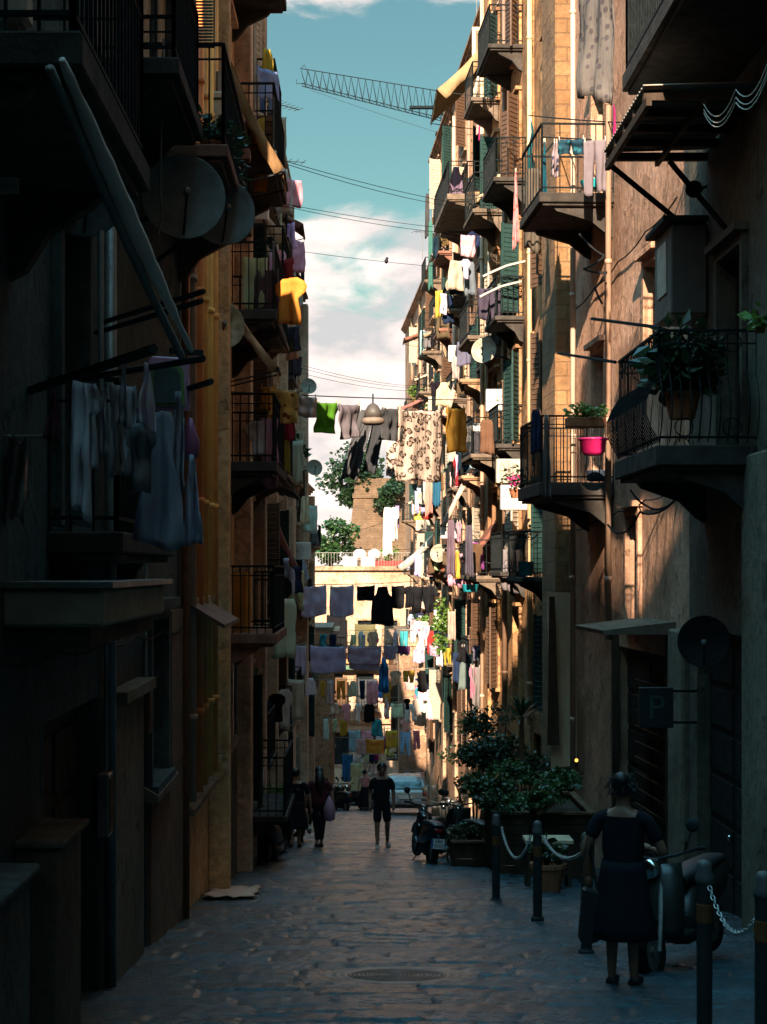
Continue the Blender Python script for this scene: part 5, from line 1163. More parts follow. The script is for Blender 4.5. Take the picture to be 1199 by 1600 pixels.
# air conditioners
ACN = []
for k, y, z, lb_ in (('L2',24.2,6.9,'tall beige boiler cabinet above the planted left balcony'),):
    q = thing('boiler_cabinet', lb_, 'cabinet', (-2.0,y,z)); a = P(334,214,22.4); MB().box((-1.93,22.4,a.z),(-1.68,22.9,a.z+.62)).build('casing', CREAMS, q, bev=.02); MB().box((-1.91,22.392,a.z+.5),(-1.75,22.398,a.z+.53)).build('vent', DARKM, q); MB().tube([(-1.8,22.65,a.z+.62),(-1.8,22.65,a.z+.95)],.05,8).build('flue', GREYM, q)
aircon('cream air conditioner on the red edged balcony end at left', P(341,237,17.3), (0,-1,0), .2, .17, .3, CREAMS)
for (k, y, z, lb_) in (('L3',28.6,7.7,'cream air conditioner high on the tan left building'),('L4',37.2,5.1,'air conditioner between the balconies of the beige building'),('L5',58.4,2.1,'air conditioner on the brick corner building'),('R3',40.6,3.2,'air conditioner on the ochre building near the black washing'),('R3',45.0,6.0,'white air conditioner on the ochre building above the pink awning'),('R4',55.6,6.0,'air conditioner low on the salmon building pilaster'),('R4',61.5,9.4,'air conditioner high on the salmon building'),('R4',66.9,3.0,'air conditioner beside the salmon building downpipe'),('R5',84,6.4,'air conditioner on the far pink building, upper one'),('R5',90,.2,'air conditioner on the far pink building, lower one'),('R4',72.4,-.6,'air conditioner near the far white washing')):
    aircon(lb_, (BL[k].X-BL[k].s*(.42 if k[0]=='R' or k>'L3' else .3),y,z), (0,-1,0), .8 if k[0]=='R' or k>'L3' else .5, .6, .3)
# ============================================================= plants
potplant('leafy plant in a red box at the end of the planted left balcony', P(366,252,18.3), (.16,.16,.16), 220, .07, LEAFD, 'box', .18, .12, seed=2, potm=plain('red_box',(.30,.09,.06),.7))
for i in range(4): potplant('dark pot plant on the red edged left balcony, %s from the camera' % ('first','second','third','fourth')[i], (-1.35,16.2+i*.75,5.75), (.2,.2,.2+.05*(i%2)), 160, .08, LEAFD, 'pot', .1, .16, 'pots on the red edged left balcony', seed=20+i)
potplant('bushy dark plant spilling out of the curved right balcony', P(1066,655,18.5), (.42,.4,.42), 900, .2, LEAFD, 'pot', .2, .3, seed=5, spiky=True)
potplant('bright green trough plant left of the curved balcony', P(915,668,24), (.30,.2,.13), 420, .07, LEAFB, 'box', .28, .14, seed=6, potm=TERRA)
potplant('single bright leaf plant at the far right edge', P(1188,520,15.5), (.10,.1,.10), 30, .12, LEAFB, 'pot', .06, .08, seed=7)
q = thing('plastic_bucket', 'hot pink plastic tub hanging on the right balcony rail', 'tub', P(927,697,26.7)); c = P(927,712,26.7)
MB().lathe(c,[(.13,0),(.19,.06),(.215,.24),(.235,.25),(.235,.28),(.205,.28),(.18,.08)],20,(0,0,1)).build('tub', plain('hot_pink',(.72,.02,.16),.35,0,.25,5), q, True); MB().torus(c+V((0,0,.26)),.235,.012,(0,0,1),20,6).build('rim', plain('hot_pink',(.85,.02,.19),.4), q, True)
q = MB().lathe(P(932,752,28),[(.13,0),(.16,.02),(.17,.17),(.18,.18),(.15,.18)],14); tag(q.build('plastic_basin', plain('slate_basin',(.04,.06,.09),.5), None, True), 'dark blue basin on the floor below the hot pink tub', 'basin')
q = MB().lathe(P(930,297,28.4),[(.15,0),(.21,.02),(.25,.14),(.26,.15),(.22,.15)],16); tag(q.build('plastic_basin', plain('turquoise_basin',(.03,.55,.60),.4,0,.05), None, True), 'bright turquoise tub on the high black right balcony', 'basin')
q = MB().lathe(P(822,900,36),[(.14,0),(.15,.02),(.17,.3),(.18,.31),(.15,.3)],14); tag(q.build('plastic_bucket', plain('teal_bucket',(.01,.10,.13),.4), None, True), 'teal bucket on the balcony ledge of the ochre building', 'bucket')
q = MB().lathe(P(735,925,46),[(.18,0),(.2,.02),(.24,.2),(.25,.21),(.2,.2)],14); tag(q.build('plastic_basin', plain('cyan_basin',(.02,.32,.38),.4), None, True), 'cyan basin behind the tan towel on the right', 'basin')
potplant('pot of magenta geraniums on the ochre building balcony', P(806,778,38), (.32,.25,.3), 260, .09, LEAFD, 'pot', .15, .2, seed=8)
q = MB(); leaves(q, P(803,748,37.5), (.14,.12,.14), 60, .08, random.Random(4)); tag(q.build('flowering_plant', plain('magenta_petal',(.45,.02,.16),.6), None), 'magenta flower cluster above the geranium pot', 'flowers')
for i, (k, y, z) in enumerate((('R5',92,5),('R5',80,8.3),('R4',68,1.7),('R5',86,-1.6),('R4',74,8.3),('R5',98,11.6),('L4',43,4.2),('L6',71,0))):
    g = BL[k]; potplant('green pot plant on a balcony of the %s, %s up' % (g.short, ('highest','at mid height','low down','lowest','fairly high','very high','by the wall','behind the dish')[i]), (g.X-g.s*.65,y,z), (.4,.4,.45), 200, .2, (LEAF,LEAFB)[i%2], 'pot', .16, .25, seed=40+i)
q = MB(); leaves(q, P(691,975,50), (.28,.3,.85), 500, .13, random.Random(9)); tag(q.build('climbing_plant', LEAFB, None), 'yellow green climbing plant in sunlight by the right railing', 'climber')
q = MB(); leaves(q, P(398,1130,33), (.1,.3,.55), 260, .1, random.Random(12)); tag(q.build('climbing_plant', leafmat('lime_leaf',(.14,.20,.01),(.28,.32,.03)), None), 'lime green narrow climber in the dark left doorway', 'climber')
# green corner on the right
def bush(label, c, rad, n, size, mat, seed, spiky=False, base=None):
    rnd = random.Random(seed); c = V(c); b_ = V(base or (c.x,c.y,gz(c.y))); t = thing('shrub', label, 'shrub', b_); st = MB()
    for k in range(7): e = c+V((rnd.gauss(0,.4)*rad[0],rnd.gauss(0,.4)*rad[1],rnd.gauss(0,.4)*rad[2])); st.tube([b_,b_.lerp(e,.6)+V((.05,0,.1)),e],[.03,.02,.006],5)
    st.build('stem', WOOD, t); lf = MB()
    for k in range(6):
        cc_ = c+V((rnd.uniform(-.6,.6)*rad[0],rnd.uniform(-.6,.6)*rad[1],rnd.uniform(-.6,.6)*rad[2])); leaves(lf, cc_, tuple(r*.55 for r in rad), n//6, size, rnd, .2, spiky)
    lf.build('foliage', mat, t); return t
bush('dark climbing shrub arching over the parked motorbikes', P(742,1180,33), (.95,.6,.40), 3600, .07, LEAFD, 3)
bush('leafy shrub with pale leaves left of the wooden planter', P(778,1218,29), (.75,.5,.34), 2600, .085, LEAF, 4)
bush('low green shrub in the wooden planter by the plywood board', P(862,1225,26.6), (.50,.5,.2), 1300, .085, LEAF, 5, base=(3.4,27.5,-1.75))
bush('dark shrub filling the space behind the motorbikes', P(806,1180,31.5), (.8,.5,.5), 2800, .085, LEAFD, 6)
q = thing('yucca_plant', 'spiky yucca with sword leaves above the shrubs at right', 'yucca', P(815,1190,30.5)); c = P(815,1120,30.5); MB().tube([P(815,1190,30.5),c],.05,8).build('stem', WOOD, q); lf = MB(); rnd = random.Random(2)
for k in range(60):
    a = rnd.uniform(0,6.28); e = rnd.uniform(-.2,1.3); d = V((math.cos(a)*math.cos(e),math.sin(a)*math.cos(e),math.sin(e))); w_ = d.cross(V((0,0,1))).normalized()*.022; L = rnd.uniform(.4,.62); m_ = c+d*L*.55; t_ = c+d*L-V((0,0,.12*L))
    lf.face([c-w_*.5,m_-w_,t_,m_+w_]); lf.face([c-w_*.5,c+w_*.5,m_+w_,m_+w_*.3])
lf.build('foliage', LEAFD, q)
# wooden planters, trough, pots, plywood
def planter(label, x0, x1, y0, y1, h, mat, capm=PLY):
    zb = gz((y0+y1)/2); zt = zb+h; t = thing('wooden_planter', label, 'planter', ((x0+x1)/2,(y0+y1)/2,gz(y1))); m_ = MB(); n = max(3,int(h/.16))
    for k in range(n):
        z0 = zb+.1+(h-.1)*k/n; z1 = z0+(h-.1)/n-.012; m_.box((x0,y0,z0),(x1,y0+.03,z1)).box((x0,y1-.03,z0),(x1,y1,z1)).box((x0,y0+.031,z0),(x0+.03,y1-.031,z1)).box((x1-.03,y0+.031,z0),(x1,y1-.031,z1))
    m_.build('boards', mat, t)
    for x in (x0-.035,x1+.0):
        for y in (y0-.035,y1): MB().box((x,y,gz(y)-.05),(x+.035,y+.035,zt)).build('post', WOODD, t)
    r = MB().box((x0-.05,y0-.06,zt+.003),(x1+.05,y0+.06,zt+.04)).box((x0-.05,y1-.06,zt+.003),(x1+.05,y1+.06,zt+.04)).box((x0-.05,y0+.061,zt+.003),(x0+.06,y1-.061,zt+.04)).box((x1-.06,y0+.061,zt+.003),(x1+.05,y1-.061,zt+.04)); r.build('rim', capm, t)
    MB().box((x0+.04,y0+.04,zt-.12),(x1-.04,y1-.04,zt-.08)).build('soil', plain('soil',(.05,.035,.025),.95), t); return t
planter('large wooden planter with a pale rim in front of the plywood board', 2.98, 3.78, 26.2, 28.6, 1.16, WOODD, WOOD)
planter('low wooden planter trough beside the parked motorbikes', 1.78, 2.6, 29.2, 30.6, .52, WOODD, plain('red_rim',(.16,.075,.055),.7))
planter('wooden planter half hidden behind the first bollard', 2.35, 2.85, 27.2, 29.0, 1.1, WOODD, WOODD)
potplant('terracotta pot with a small dark plant between the bollards', (2.75,23.3,gz(23.3)), (.22,.22,.2), 130, .12, LEAFD, 'pot', .24, .42, seed=14)
q = thing('wooden_bench', 'low wooden stool bench by the terracotta pot', 'bench', (2.95,24.6,gz(24.6))); z = gz(24.6)
MB().box((2.55,24.4,z+.66),(3.25,24.9,z+.71)).build('seat', PLY, q)
for x in (2.6,3.2):
    for y in (24.45,24.85): MB().box((x-.025,y-.025,z-.08),(x+.025,y+.025,z+.66)).build('leg', WOODD, q)
MB().box((2.62,24.43,z+.2),(3.18,24.46,z+.25)).build('stretcher', WOODD, q)
MB().box((2.62,24.64,z+.20),(3.18,24.67,z+.25)).build('stretcher', WOODD, q)
tag(MB().prism([(3.72,31.0,-1.95),(4.20,31.05,-1.9),(4.22,31.25,1.31),(3.66,31.2,1.34)],(0,.025,0)).build('plywood_board', PLY, None), 'tall stained plywood board leaning upright on the right wall', 'board')
tag(MB().prism([(3.62,30.8,-1.5),(3.85,30.82,-1.5),(3.78,31.0,1.25),(3.68,31.0,1.25)],(0,.03,0)).build('dark_plank', WOODD, None), 'narrow dark plank leaning left of the plywood board', 'plank')
# ============================================================= bollards and chains
for i, (x, y) in enumerate(((1.88,21.7),(2.12,19.0),(2.2,15.6),(2.31,10.9),(2.40,9.7))):
    bollard(('bollard with chain farthest down the road beside the motorbike','second bollard from the motorbike, in front of the terracotta pot','bollard hidden behind the woman by the scooter','bollard with pale cap in the lower right corner','nearest bollard cut by the lower right edge')[i], x, y, 1.12)
zt = lambda x, y: V((x,y,gz(y)+.98))
chain('slack steel chain between the two farthest bollards', zt(1.95,21.7), zt(2.05,19.05), .33); chain('steel chain running from the pot side bollard behind the woman', zt(2.17,18.95), zt(2.2,15.7), .16); chain('bright steel chain between the two nearest bollards', zt(2.33,10.85), zt(2.41,9.72), .25, .05)
chain('short steel chain leaving the lower right corner', zt(2.47,9.7), V((3.2,9.0,gz(9)+.8)), .1, .05)
# ============================================================= vehicles
scooter('dark motorbike with a number plate parked at the right of the road', (1.33,30.9,gz(30.9)), .16, BLACKP, .10, ('EB0','9357'), True, shield=False)
pb = scooter('dark scooter parked behind the woman at lower right', (2.95,14.75,gz(14.75)), 2.55, plain('cream_green_paint',(.014,.016,.014),.45,0,.1,3,0), .12)
dup(pb, (2.15,31.3,gz(31.3)), .3, 'second dark scooter tucked behind the plated motorbike', scale=1); dup(pb, (1.75,33.2,gz(33.2)), -.25, 'third dark scooter squeezed under the climbing shrub')
dup(pb, (-1.45,31.5,gz(31.5)), -.15, 'dark scooter in shade at the left behind the grey cabinet'); dup(pb, (-1.55,37.8,gz(37.8)), .2, 'dark scooter parked left of the walking pair'); dup(pb, (-1.2,40.0,gz(40)), 0, 'dark scooter beyond the walking pair on the left')
for i, (x, y, r_) in enumerate(((-.55,68,.5),(-.1,69.2,1.1),(.25,70.5,1.4),(-.9,70,.3),(2.35,38.5,.2))): dup(pb, (x,y,gz(y)), r_, ('leftmost','second','third','rearmost','lone')[i]+' dark scooter in the row '+('far down the street' if i < 4 else 'below the silver car'), 'scooters parked far down the street' if i < 4 else None)
# bollards on the left
for i, (x, y) in enumerate(((-1.62,29.5),(-1.45,31.2),(-1.4,34.0))): bollard('dark bollard with an orange band on the left, %s one' % ('nearest','middle','farthest')[i], x, y, 1.15, 'bollards along the left of the roadway')
q = thing('utility_cabinet', 'grey cabinet with a green fringed top by the left wall', 'cabinet', (-1.6,33,gz(33))); z = gz(33)
MB().box((-1.95,32.6,z-.05),(-1.38,33.3,z+1.15)).build('casing', plain('cab_grey',(.09,.10,.10),.6), q, bev=.02); MB().box((-1.97,32.58,z+1.155),(-1.36,33.32,z+1.19)).build('lid', GREYM, q); lf = MB(); leaves(lf,(-1.66,32.95,z+1.30),(.32,.3,.1),260,.1,random.Random(8)); lf.build('foliage', LEAFB, q)
# silver hatchback seen from the rear
def car(label, x, y):
    t = thing('parked_car', label, 'car', (x,y,gz(y))); W_ = .84; z0 = gz(y); pt = plain('silver_paint',(.27,.255,.24),.3,.4,.08,2,0)
    prof_ = [(-1.95,.42),(-1.98,.62),(-1.93,.86),(-1.80,.95),(-1.45,1.38),(-1.15,1.47),(-.2,1.50),(.35,1.44),(1.0,1.0),(1.75,.88),(1.98,.68),(1.98,.38),(1.5,.25),(-1.6,.25)]
    def sec(xs, k, zk): return [V((x+xs*(W_*(1-(.20 if z > .95 else 0)*min(1,(z-.95)/.5 if z > .95 else 0))*k), y+yy_*(.985 if k == 1 else 1), z0+z)) for yy_, z in prof_]
    m_ = MB(); S_ = [-1,-.93,-.6,0,.6,.93,1]; rows = []
    for s_ in S_:
        k = 1; inset = .05 if abs(s_) == 1 else 0
        rows.append([V((x+s_*W_*(1-.19*max(0,min(1,(z-.93)/.5))), y+yy_*(1-inset*.6), z0+z-(inset*.8 if z > 1.3 else 0)+(.03 if abs(s_) < .7 and z > 1.3 else 0))) for yy_, z in prof_+prof_[:1]])
    m_.grid(rows); n = len(prof_)
    for r_ in (rows[0], rows[-1]): m_.face(r_[:-1])
    m_.build('body', pt, t, False, False, .03)
    rw = MB().grid([[V((x+s_*(.56 if v else .66)*1, y-1.80+v*.33-.012, z0+.985+v*.36)) for s_ in (-1,-.5,0,.5,1)] for v in (0,1)]); o = rw.build('rear_window', plain('car_glass',(.015,.05,.052),.08,0,.2,2,0), t); o.modifiers.new('t','SOLIDIFY').thickness = .02
    for s_ in (-1,1): o = MB().face([(x+s_*.80,y-1.3,z0+1.0),(x+s_*.80,y+.75,z0+1.0),(x+s_*.72,y+.25,z0+1.36),(x+s_*.71,y-1.1,z0+1.38)]).build('side_window', plain('car_glass',(.015,.05,.052),.08), t); o.modifiers.new('t','SOLIDIFY').thickness = .03
    MB().box((x-.8,y-2.06,z0+.38),(x+.8,y-1.9,z0+.58)).build('bumper', plain('bumper_grey',(.30,.28,.27),.5), t, bev=.04)
    for s_ in (-1,1):
        MB().box((x+s_*.62,y-2.0,z0+.70),(x+s_*.80,y-1.93,z0+.95)).build('tail_light', plain('red_lens',(.25,.01,.01),.2), t, bev=.02)
        for yy_ in (-1.25,1.25):
            wl = MB().lathe((x+s_*.70,y+yy_,z0+.31),[(.19,-.09),(.3,-.09),(.31,-.05),(.31,.05),(.3,.09),(.19,.09)],24,(1,0,0)).build('wheel', RUBBER, t, True); MB().lathe((x+s_*.72,y+yy_,z0+.31),[(.19,-.06),(.19,.06),(.05,.075)],18,(1,0,0)).build('rim', GREYM, wl)
        MB().box((x+s_*.86,y+.6,z0+.95),(x+s_*1.0,y+.72,z0+1.08)).build('mirror', pt, t, bev=.03)
    MB().box((x-.26,y-2.075,z0+.60),(x+.26,y-2.0,z0+.72)).build('license_plate', plain('plate_white',(.7,.7,.68),.4), t); t.rotation_euler = (math.atan(-.1192),0,0); return t
car('silver hatchback parked facing away behind the walking man', 2.0, 63.5)
# ============================================================= people
BLKC = cloth((.016,.018,.022),'black_cotton',None,0); DRK = cloth((.012,.013,.018),'dark_cotton',None,0); SH = plain('trainer_grey',(.42,.36,.33),.7,0,.2,10); SHD = plain('dark_shoe',(.02,.02,.02),.6)
p = G(597,1326); person('person in black t-shirt and dark shorts walking toward the camera with grey trainers', p, math.pi+.08, 1.84, legs=[((.105,.10,.5),(.11,.16,.10)),((-.11,.06,.5),(-.13,-.16,.11))], arms=[((.225,-.06,1.14),(.235,.07,.9)),((-.225,.0,1.14),(-.22,.06,.89))], top=BLKC, bottom=DRK, shoes=SH, broad=1.08, toplen=.86, shorts=.72, sleeve=.55, skin=plain('skin_dark',(.22,.11,.07),.55,0,.12,6,.001))
p = G(462,1326); person('person in a dark knee length dress and cap walking away on the left', p, -.1, 1.72, legs=[((.08,.06,.5),(.07,.08,.09)),((-.07,-.02,.5),(-.08,-.2,.14))], top=DRK, bottom=DRK, skirt=(1.05,.46,.27), shoes=SHD, broad=1.25, sleeve=.6, skin=plain('skin_tan',(.30,.15,.09),.55,0,.12,6,.001))
p = G(499,1325); person('person with long dark hair, wine red top and tapered dark trousers walking away', p, .12, 1.75, legs=[((.07,.02,.5),(.05,.03,.09)),((-.06,.05,.5),(-.05,-.08,.10))], top=cloth((.10,.022,.032),'wine_cotton',None,0), bottom=DRK, shoes=SHD, hair='long', broad=1.15, shorts=1, sleeve=.5, toplen=.95)
q = MB().lathe(G(515,1325)+V((0,-.1,.62)),[(.04,-.02),(.12,.02),(.13,.25),(.07,.42),(.02,.52)],14); tag(q.build('shopping_bag', plain('mauve_bag',(.40,.22,.30),.5), None, True), 'mauve plastic shopping bag held by the long haired person', 'bag')
p = V((.52,67.5,gz(67.5))); person('person in pink top and long dark skirt far down the street', p, .2, 1.66, top=cloth((.55,.24,.26),'pink_cotton',None,0), bottom=DRK, skirt=(1.05,.2,.28), shoes=SHD, hair='bun', sleeve=.3)
p = V((2.16,13.25,gz(13.25))); person('person in a dark dress standing with back turned beside the scooter', p, -.35, 1.68, legs=[((.09,.0,.5),(.09,.0,.09)),((-.085,.02,.5),(-.09,-.02,.09))], arms=[((.30,.04,1.12),(.17,.19,1.13)),((-.28,-.05,1.14),(-.27,.02,.9))], top=DRK, bottom=DRK, skirt=(1.06,.42,.27), shoes=SHD, hair='bun', broad=1.12, sleeve=.5, skin=plain('skin_shade',(.24,.11,.065),.55,0,.12,6,.001))
c = V((1.86,13.2,gz(13.2)+.30)); q = thing('shoulder_bag', 'large black bag hanging from the standing person on the right', 'bag', c); MB().prism([c+V((-.06,0,.08)),c+V((.0,0,.04)),c+V((.11,.03,.06)),c+V((.14,.03,.12)),c+V((.12,.03,.46)),c+V((-.02,0,.5))],(0,.11,0)).build('bag_body', plain('black_nylon',(.016,.017,.018),.5), q, bev=.02); MB().tube([c+V((-.05,.05,.54)),c+V((.03,.08,.95)),c+V((.09,.06,.5))],.012,6).build('strap', plain('black_nylon',(.016,.017,.018),.5), q)
# lamps glowing in doorways
for lb_, p in (('small glowing amber lamp in the dark left doorway', P(417,1163,37)), ('small glowing amber lamp on the shelf by the plywood board', P(901,1188,29))):
    q = thing('amber_lamp', lb_, 'lamp', p); MB().ball(p,.03).build('bulb', emit('amber_glow',(1,.38,.06),1.0), q, True); MB().lathe(p-V((0,0,.09)),[(.02,0),(.035,.02),(.03,.06)],10).build('base', DARKM, q); MB().tube([p-V((0,0,.09)),p-V((.15,-.05,.16))],.012,5).build('arm', DARKM, q)

for i, (c_, r_, n_, m__, lb_) in enumerate(((P(842,1248,26.0),(.5,.28,.16),1100,LEAF,'trailing greenery spilling over the rim of the large wooden planter'),(P(770,1252,27.6),(.30,.5,.2),900,LEAFD,'dark trailing plant covering the half hidden planter'),(P(735,1300,29.6),(.42,.4,.16),700,LEAFD,'dark low plant in the trough beside the motorbikes'))):
    bush(lb_, c_, r_, n_, .075, m__, 30+i, base=(c_.x,c_.y,c_.z-.25))

bush('tall loose climber against the wall above the motorbikes', P(760,1130,34.5), (.7,.4,.42), 1700, .075, LEAFD, 51)
# unseen block added behind the camera to shade the near end, and the slight turn of each facade
MB().box((-11,-26,-3),(14,-22,25.6)).build('sun_blocker_cross', pl_olive, BL['L1'].root)
def turn(k, deg, far=False):
    g = BL[k]; r = g.root; L_ = (g.y1-g.y0)*(1 if far else .5); a = math.radians(deg)*g.s
    mid = V((g.X, g.y0+L_, 0)); d = V((r.location.x, r.location.y, 0))-mid; q = Matrix.Rotation(a, 3, 'Z') @ d
    r.rotation_euler = (0,0,a); r.location = (mid.x+q.x, mid.y+q.y, r.location.z)
for k, d, f_ in (('L2',.6,0),('L3',.6,0),('L4',.8,0),('L5',2,0),('L6',1.5,0),('R2',2.5,0),('R3',2.6,0),('R4',2.0,0),('R5',1.8,0)): turn(k, d, f_)
q = thing('roller_blind', 'dark teal louvred blind hanging out at the top of the left facade', 'blind', P(308,0,18)); m_ = MB(); Y = 18.0
a, b_ = P(283,-60,Y), P(333,70,Y)
for k in range(26):
    z = b_.z+(a.z-b_.z)*k/26; m_.obox(((a.x+b_.x)/2,Y,z+.016),((b_.x-a.x)/2,0,0),(0,.012,.012),(0,-.002,.003))
m_.build('slats', plain('dark_teal_slat',(.018,.035,.035),.7), q)
MB().box((a.x-.02,Y-.02,b_.z-.03),(b_.x+.02,Y+.02,b_.z-.004)).box((a.x-.02,Y-.015,b_.z),(a.x-.003,Y+.015,a.z)).box((b_.x+.003,Y-.015,b_.z),(b_.x+.02,Y+.015,a.z)).build('frame', DARKM, q)

# lower block on the far right, balconies and awnings on the end building
BL['R6'] = building('low cream block pushing into the street at its far right end', 'low far block', 1, 2.75, 97, 111, -2.2, pl_far, wins=fl([-9.5,-6.2], [99.5,103,107], ['none','brown']))
for z, hl in ((-9.4,1.0),(-6.1,1.0)):
    for y in (99.5,103.5,107.5): balcony(BL['R6'], y-hl, y+hl, z, .7, STONE, 'bars', 1.0, .12, gap=.2, brk=False, nrail=2)
autowash('R6', [-9.4,-6.1], [99.5,103.5,107.5], .8, ['white','pale pink','pink','turquoise','cream','yellow','blue','purple'], 3, 15)
autowash('R5', [-5,-1.7,1.6,4.9,8.2], [81,87,93,99], .8, ['white','cream','black','navy','pink','lavender'], 2, 25)
autowash('R4', [-1.7,1.6,4.9,8.2,11.5,14.8], [58.5,64,69.5,75], .8, ['black','navy','brown','grey','cream','pale pink'], 2, 26)
autowash('L5', [-2.9,.3,3.5], [55,62.8], .55, ['grey','cream','navy','white','brown'], 2, 27)
autowash('L4', [-2.1,1.0,4.1,7.2,10.2], [35,39.4,44,48.6], .6, ['cream','black','pale pink','dark grey','lavender'], 2, 28)
def endbal(x0, x1, z, label):
    m_ = MB().box((x0,YC-1.0,z-.14),(x1,YC-.01,z)); b_ = m_.build('balcony', STONE, g0.root); r = MB()
    for k in range(int((x1-x0)/.18)+1): r.bar((x0+k*.18,YC-.97,z+.001),(x0+k*.18,YC-.97,z+1),.022)
    r.bar((x0,YC-.97,z+1),(x1,YC-.97,z+1),.05); r.build('railing', IRON, b_)
class _E: pass
g0 = _E(); g0.root = [o for o in bpy.data.objects if o.get('label','').startswith('cream building closing')][0]
endbal(-1.9,-.1,-3.7,''); endbal(.1,1.9,-7.7,''); endbal(-1.9,-.2,-7.7,''); endbal(2.0,3.5,-3.7,'')
for i, (x0, x1, z, c) in enumerate(((-1.7,-.4,-4.6,'black'),(.2,1.6,-5.2,'olive'),(-1.5,-.3,-8.8,'brown'),(.4,1.7,-8.9,'dark grey'))):
    hang('blind', 'dark roller blind on the end building, %s' % ('upper left','upper middle','lower left','lower middle')[i], (x0,YC-.7,z+3.3), (x1,YC-.72,z+3.3), 1.9, cloth(RGB[c]), 'towel', seed=60+i, cat='blind')
# more clutter along the facades: awnings, poles, aerials, cables
rnd = random.Random(77)
AC_ = [(.24,.10,.07),(.44,.34,.22),(.12,.17,.13),(.30,.22,.14),(.55,.42,.32),(.10,.09,.085)]; AN = ['rust red','beige','dull green','brown','cream','sooty black']
nth = ('first','second','third','fourth','fifth','sixth','seventh','eighth')
def facade_x(k, y):
    g = BL[k]; r = g.root; a = r.rotation_euler.z; t = (y-r.location.y)/max(.01, math.cos(a)); return r.location.x-math.sin(a)*t
for k, lst in (('R3',((43,9.6),(47,3.2),(46.5,12.9))),('R4',((60,3.2),(63.5,9.7),(69,6.4),(74,12.8),(66,-.2),(70,16))),('R5',((81,9.8),(86.5,3.2),(92.5,13),(98,6.4),(87,-.4),(94,-3.6))),('L4',((34.6,8.9),(39,5.6),(43.6,11.6),(48,2.6))),('L6',((68,4.4),(73,1.2)))):
    for i, (y, z) in enumerate(lst):
        g = BL[k]; xw = facade_x(k, y); c = rnd.randrange(6); out = rnd.uniform(.8,1.15); dr = rnd.uniform(.5,1.1); py = lambda z_: CY-(z_-EYE)*F/y; px = lambda x_: CX+F*x_/y
        xo = xw-g.s*out; Yw = y
        awning('%s awning on the %s, %s of its awnings from the camera' % (AN[c], g.short, nth[i]), g.s, xw, (px(xw),py(z)), (px(xo),py(z-dr)), rnd.uniform(1.2,2.2), AC_[c], None, .16)
for k, lst in (('R3',((44.5,7.6),(41.6,3.9))),('R4',((61.5,12.2),(62.5,5.8),(67.5,2.4),(72,8.6),(76,5))),('R5',((80,6),(84.5,12),(90,8),(96,4),(89,0))),('L4',((41,8.4),(46,4.9),(50,.9)))):
    for i, (y, z) in enumerate(lst):
        g = BL[k]; xw = facade_x(k, y); s_ = g.s
        if i % 2 == 0: satdish('grey satellite dish on the %s, %s one seen along it' % (g.short, nth[i]), (xw-s_*.7,y,z), rnd.uniform(.28,.4), (rnd.uniform(-.5,.5),-1,.2), (xw,y,z-.25), plain('dish_warm',(.34,.29,.22),.8,0,.4,6))
        else: aircon('cream air conditioner high on the %s, %s item along it' % (g.short, nth[i]), (xw-s_*.4,y,z), (0,-1,0), .8, .6, .3, CREAMS)
def cable_run(label, k, y0, y1, z0, z1, n=4):
    g = BL[k]; pts = []
    for i in range(n+1):
        y = y0+(y1-y0)*i/n; pts.append(V((facade_x(k,y)-g.s*.06, y, z0+(z1-z0)*i/n)))
    line(label, pts, .012, WIRE, .12, 'cable', 'cable')
cable_run('black cable sagging along the pink wall under the high balcony', 'R2', 23, 31, 6.9, 6.6); cable_run('black cable sagging along the pink wall near its lower window', 'R2', 23, 31, 2.9, 2.5)
cable_run('black cable looping along the ochre building at mid height', 'R3', 40, 49.5, 4.3, 4.2); cable_run('black cable looping low along the salmon building', 'R4', 56, 77, .8, .3, 6); cable_run('black cable looping high along the salmon building', 'R4', 56, 77, 10.9, 10.5, 6)
cable_run('black cable along the beige left building', 'L4', 33, 51, 3.2, 2.8, 5); cable_run('black cable running along the dark left wall over the doors', 'L1', 9, 19, 1.25, 1.1, 5)

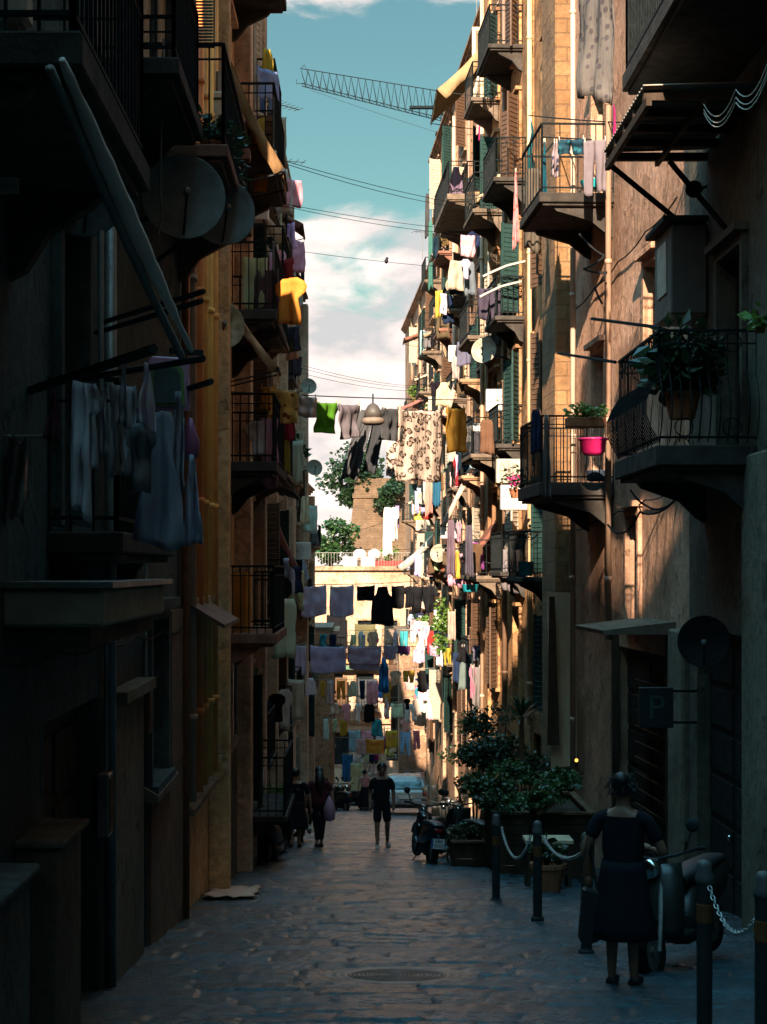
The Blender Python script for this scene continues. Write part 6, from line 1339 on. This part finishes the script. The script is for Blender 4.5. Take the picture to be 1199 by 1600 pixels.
for lb_, y, z, w_ in (('grey meter box low on the dark left wall before the pale pier', 13.2, -.35, .4), ('small rusty meter box on the left wall beside the brown shop front', 15.72, .2, .3)):
    q = thing('meter_box', lb_, 'meter box', (-2.0,y,z)); MB().box((-1.995,y-w_/2,z),(-1.90,y+w_/2,z+.5)).build('casing', GREYM if w_ > .35 else RUST, q, bev=.01)
    MB().box((-1.899,y-w_/2+.03,z+.04),(-1.892,y+w_/2-.03,z+.46)).build('door', RUST, q); MB().tube([(-1.95,y,z+.5),(-1.95,y,z+1.6)],.02,6).build('conduit', GREYM, q)
MB().tube([(-1.93,13.3,gz(13.3)),(-1.93,13.3,5.6)],.05,8).build('drainpipe', GREYM, BL['L1'].root, True)
MB().tube([(-1.93,19.3,gz(19.3)),(-1.93,19.3,8.5)],.05,8).build('drainpipe', TERRA, BL['L1'].root, True)

autowash('L2', [.8,3.35,5.6,7.95], [26.1], .85, ['cream','white','orange','grey','pink','mustard'], 3, 31)
autowash('L3', [-2.4,.6,3.6,6.7,9.8], [30.3], .75, ['cream','white','red','pale blue','grey','mustard'], 3, 32)
rnd = random.Random(91)
for r_, (x0, x1, py_, Y) in enumerate(((500,640,1062,72),(515,650,1098,80),(505,640,1122,86),(545,655,1140,91),(500,600,990,74),(560,660,985,66),(590,668,1046,62),(600,672,1090,68),(575,665,1205,78))):
    rn = ('first','second','third','fourth','fifth','sixth','seventh','eighth','ninth')[r_]
    line('thin crowded clothesline number %s in the far centre' % ('one','two','three','four','five','six','seven','eight','nine')[r_], [P(x0-15,py_,Y),P(x1+12,py_-2,Y)], .01, ROPE, .01)
    x = x0; k = 0
    while x < x1-6:
        w_ = rnd.uniform(8,20); kd = rnd.choice(('towel','shirt','towel','vest','trousers','long')); col = rnd.choice(['white','white','cream','pale pink','lavender','black','navy','pale blue','pink','turquoise','mustard','cream','pale pink'])
        if rnd.random() < .8:
            lb_ = '%s %s, %s along the %s crowded line in the far centre' % (col, KN[kd], (nth+('ninth','tenth','eleventh','twelfth','thirteenth','fourteenth'))[k], rn)
            wash(lb_, (x,py_+1), (x+w_,py_+1), Y, py_+rnd.uniform(18,40), tuple(min(.9,c*rnd.uniform(.95,1.3)) for c in RGB[col]), kd, amp=.06, nu=8, nv=9, Y2=Y+rnd.uniform(-.2,.2)); k += 1
        x += w_+rnd.uniform(1,5)
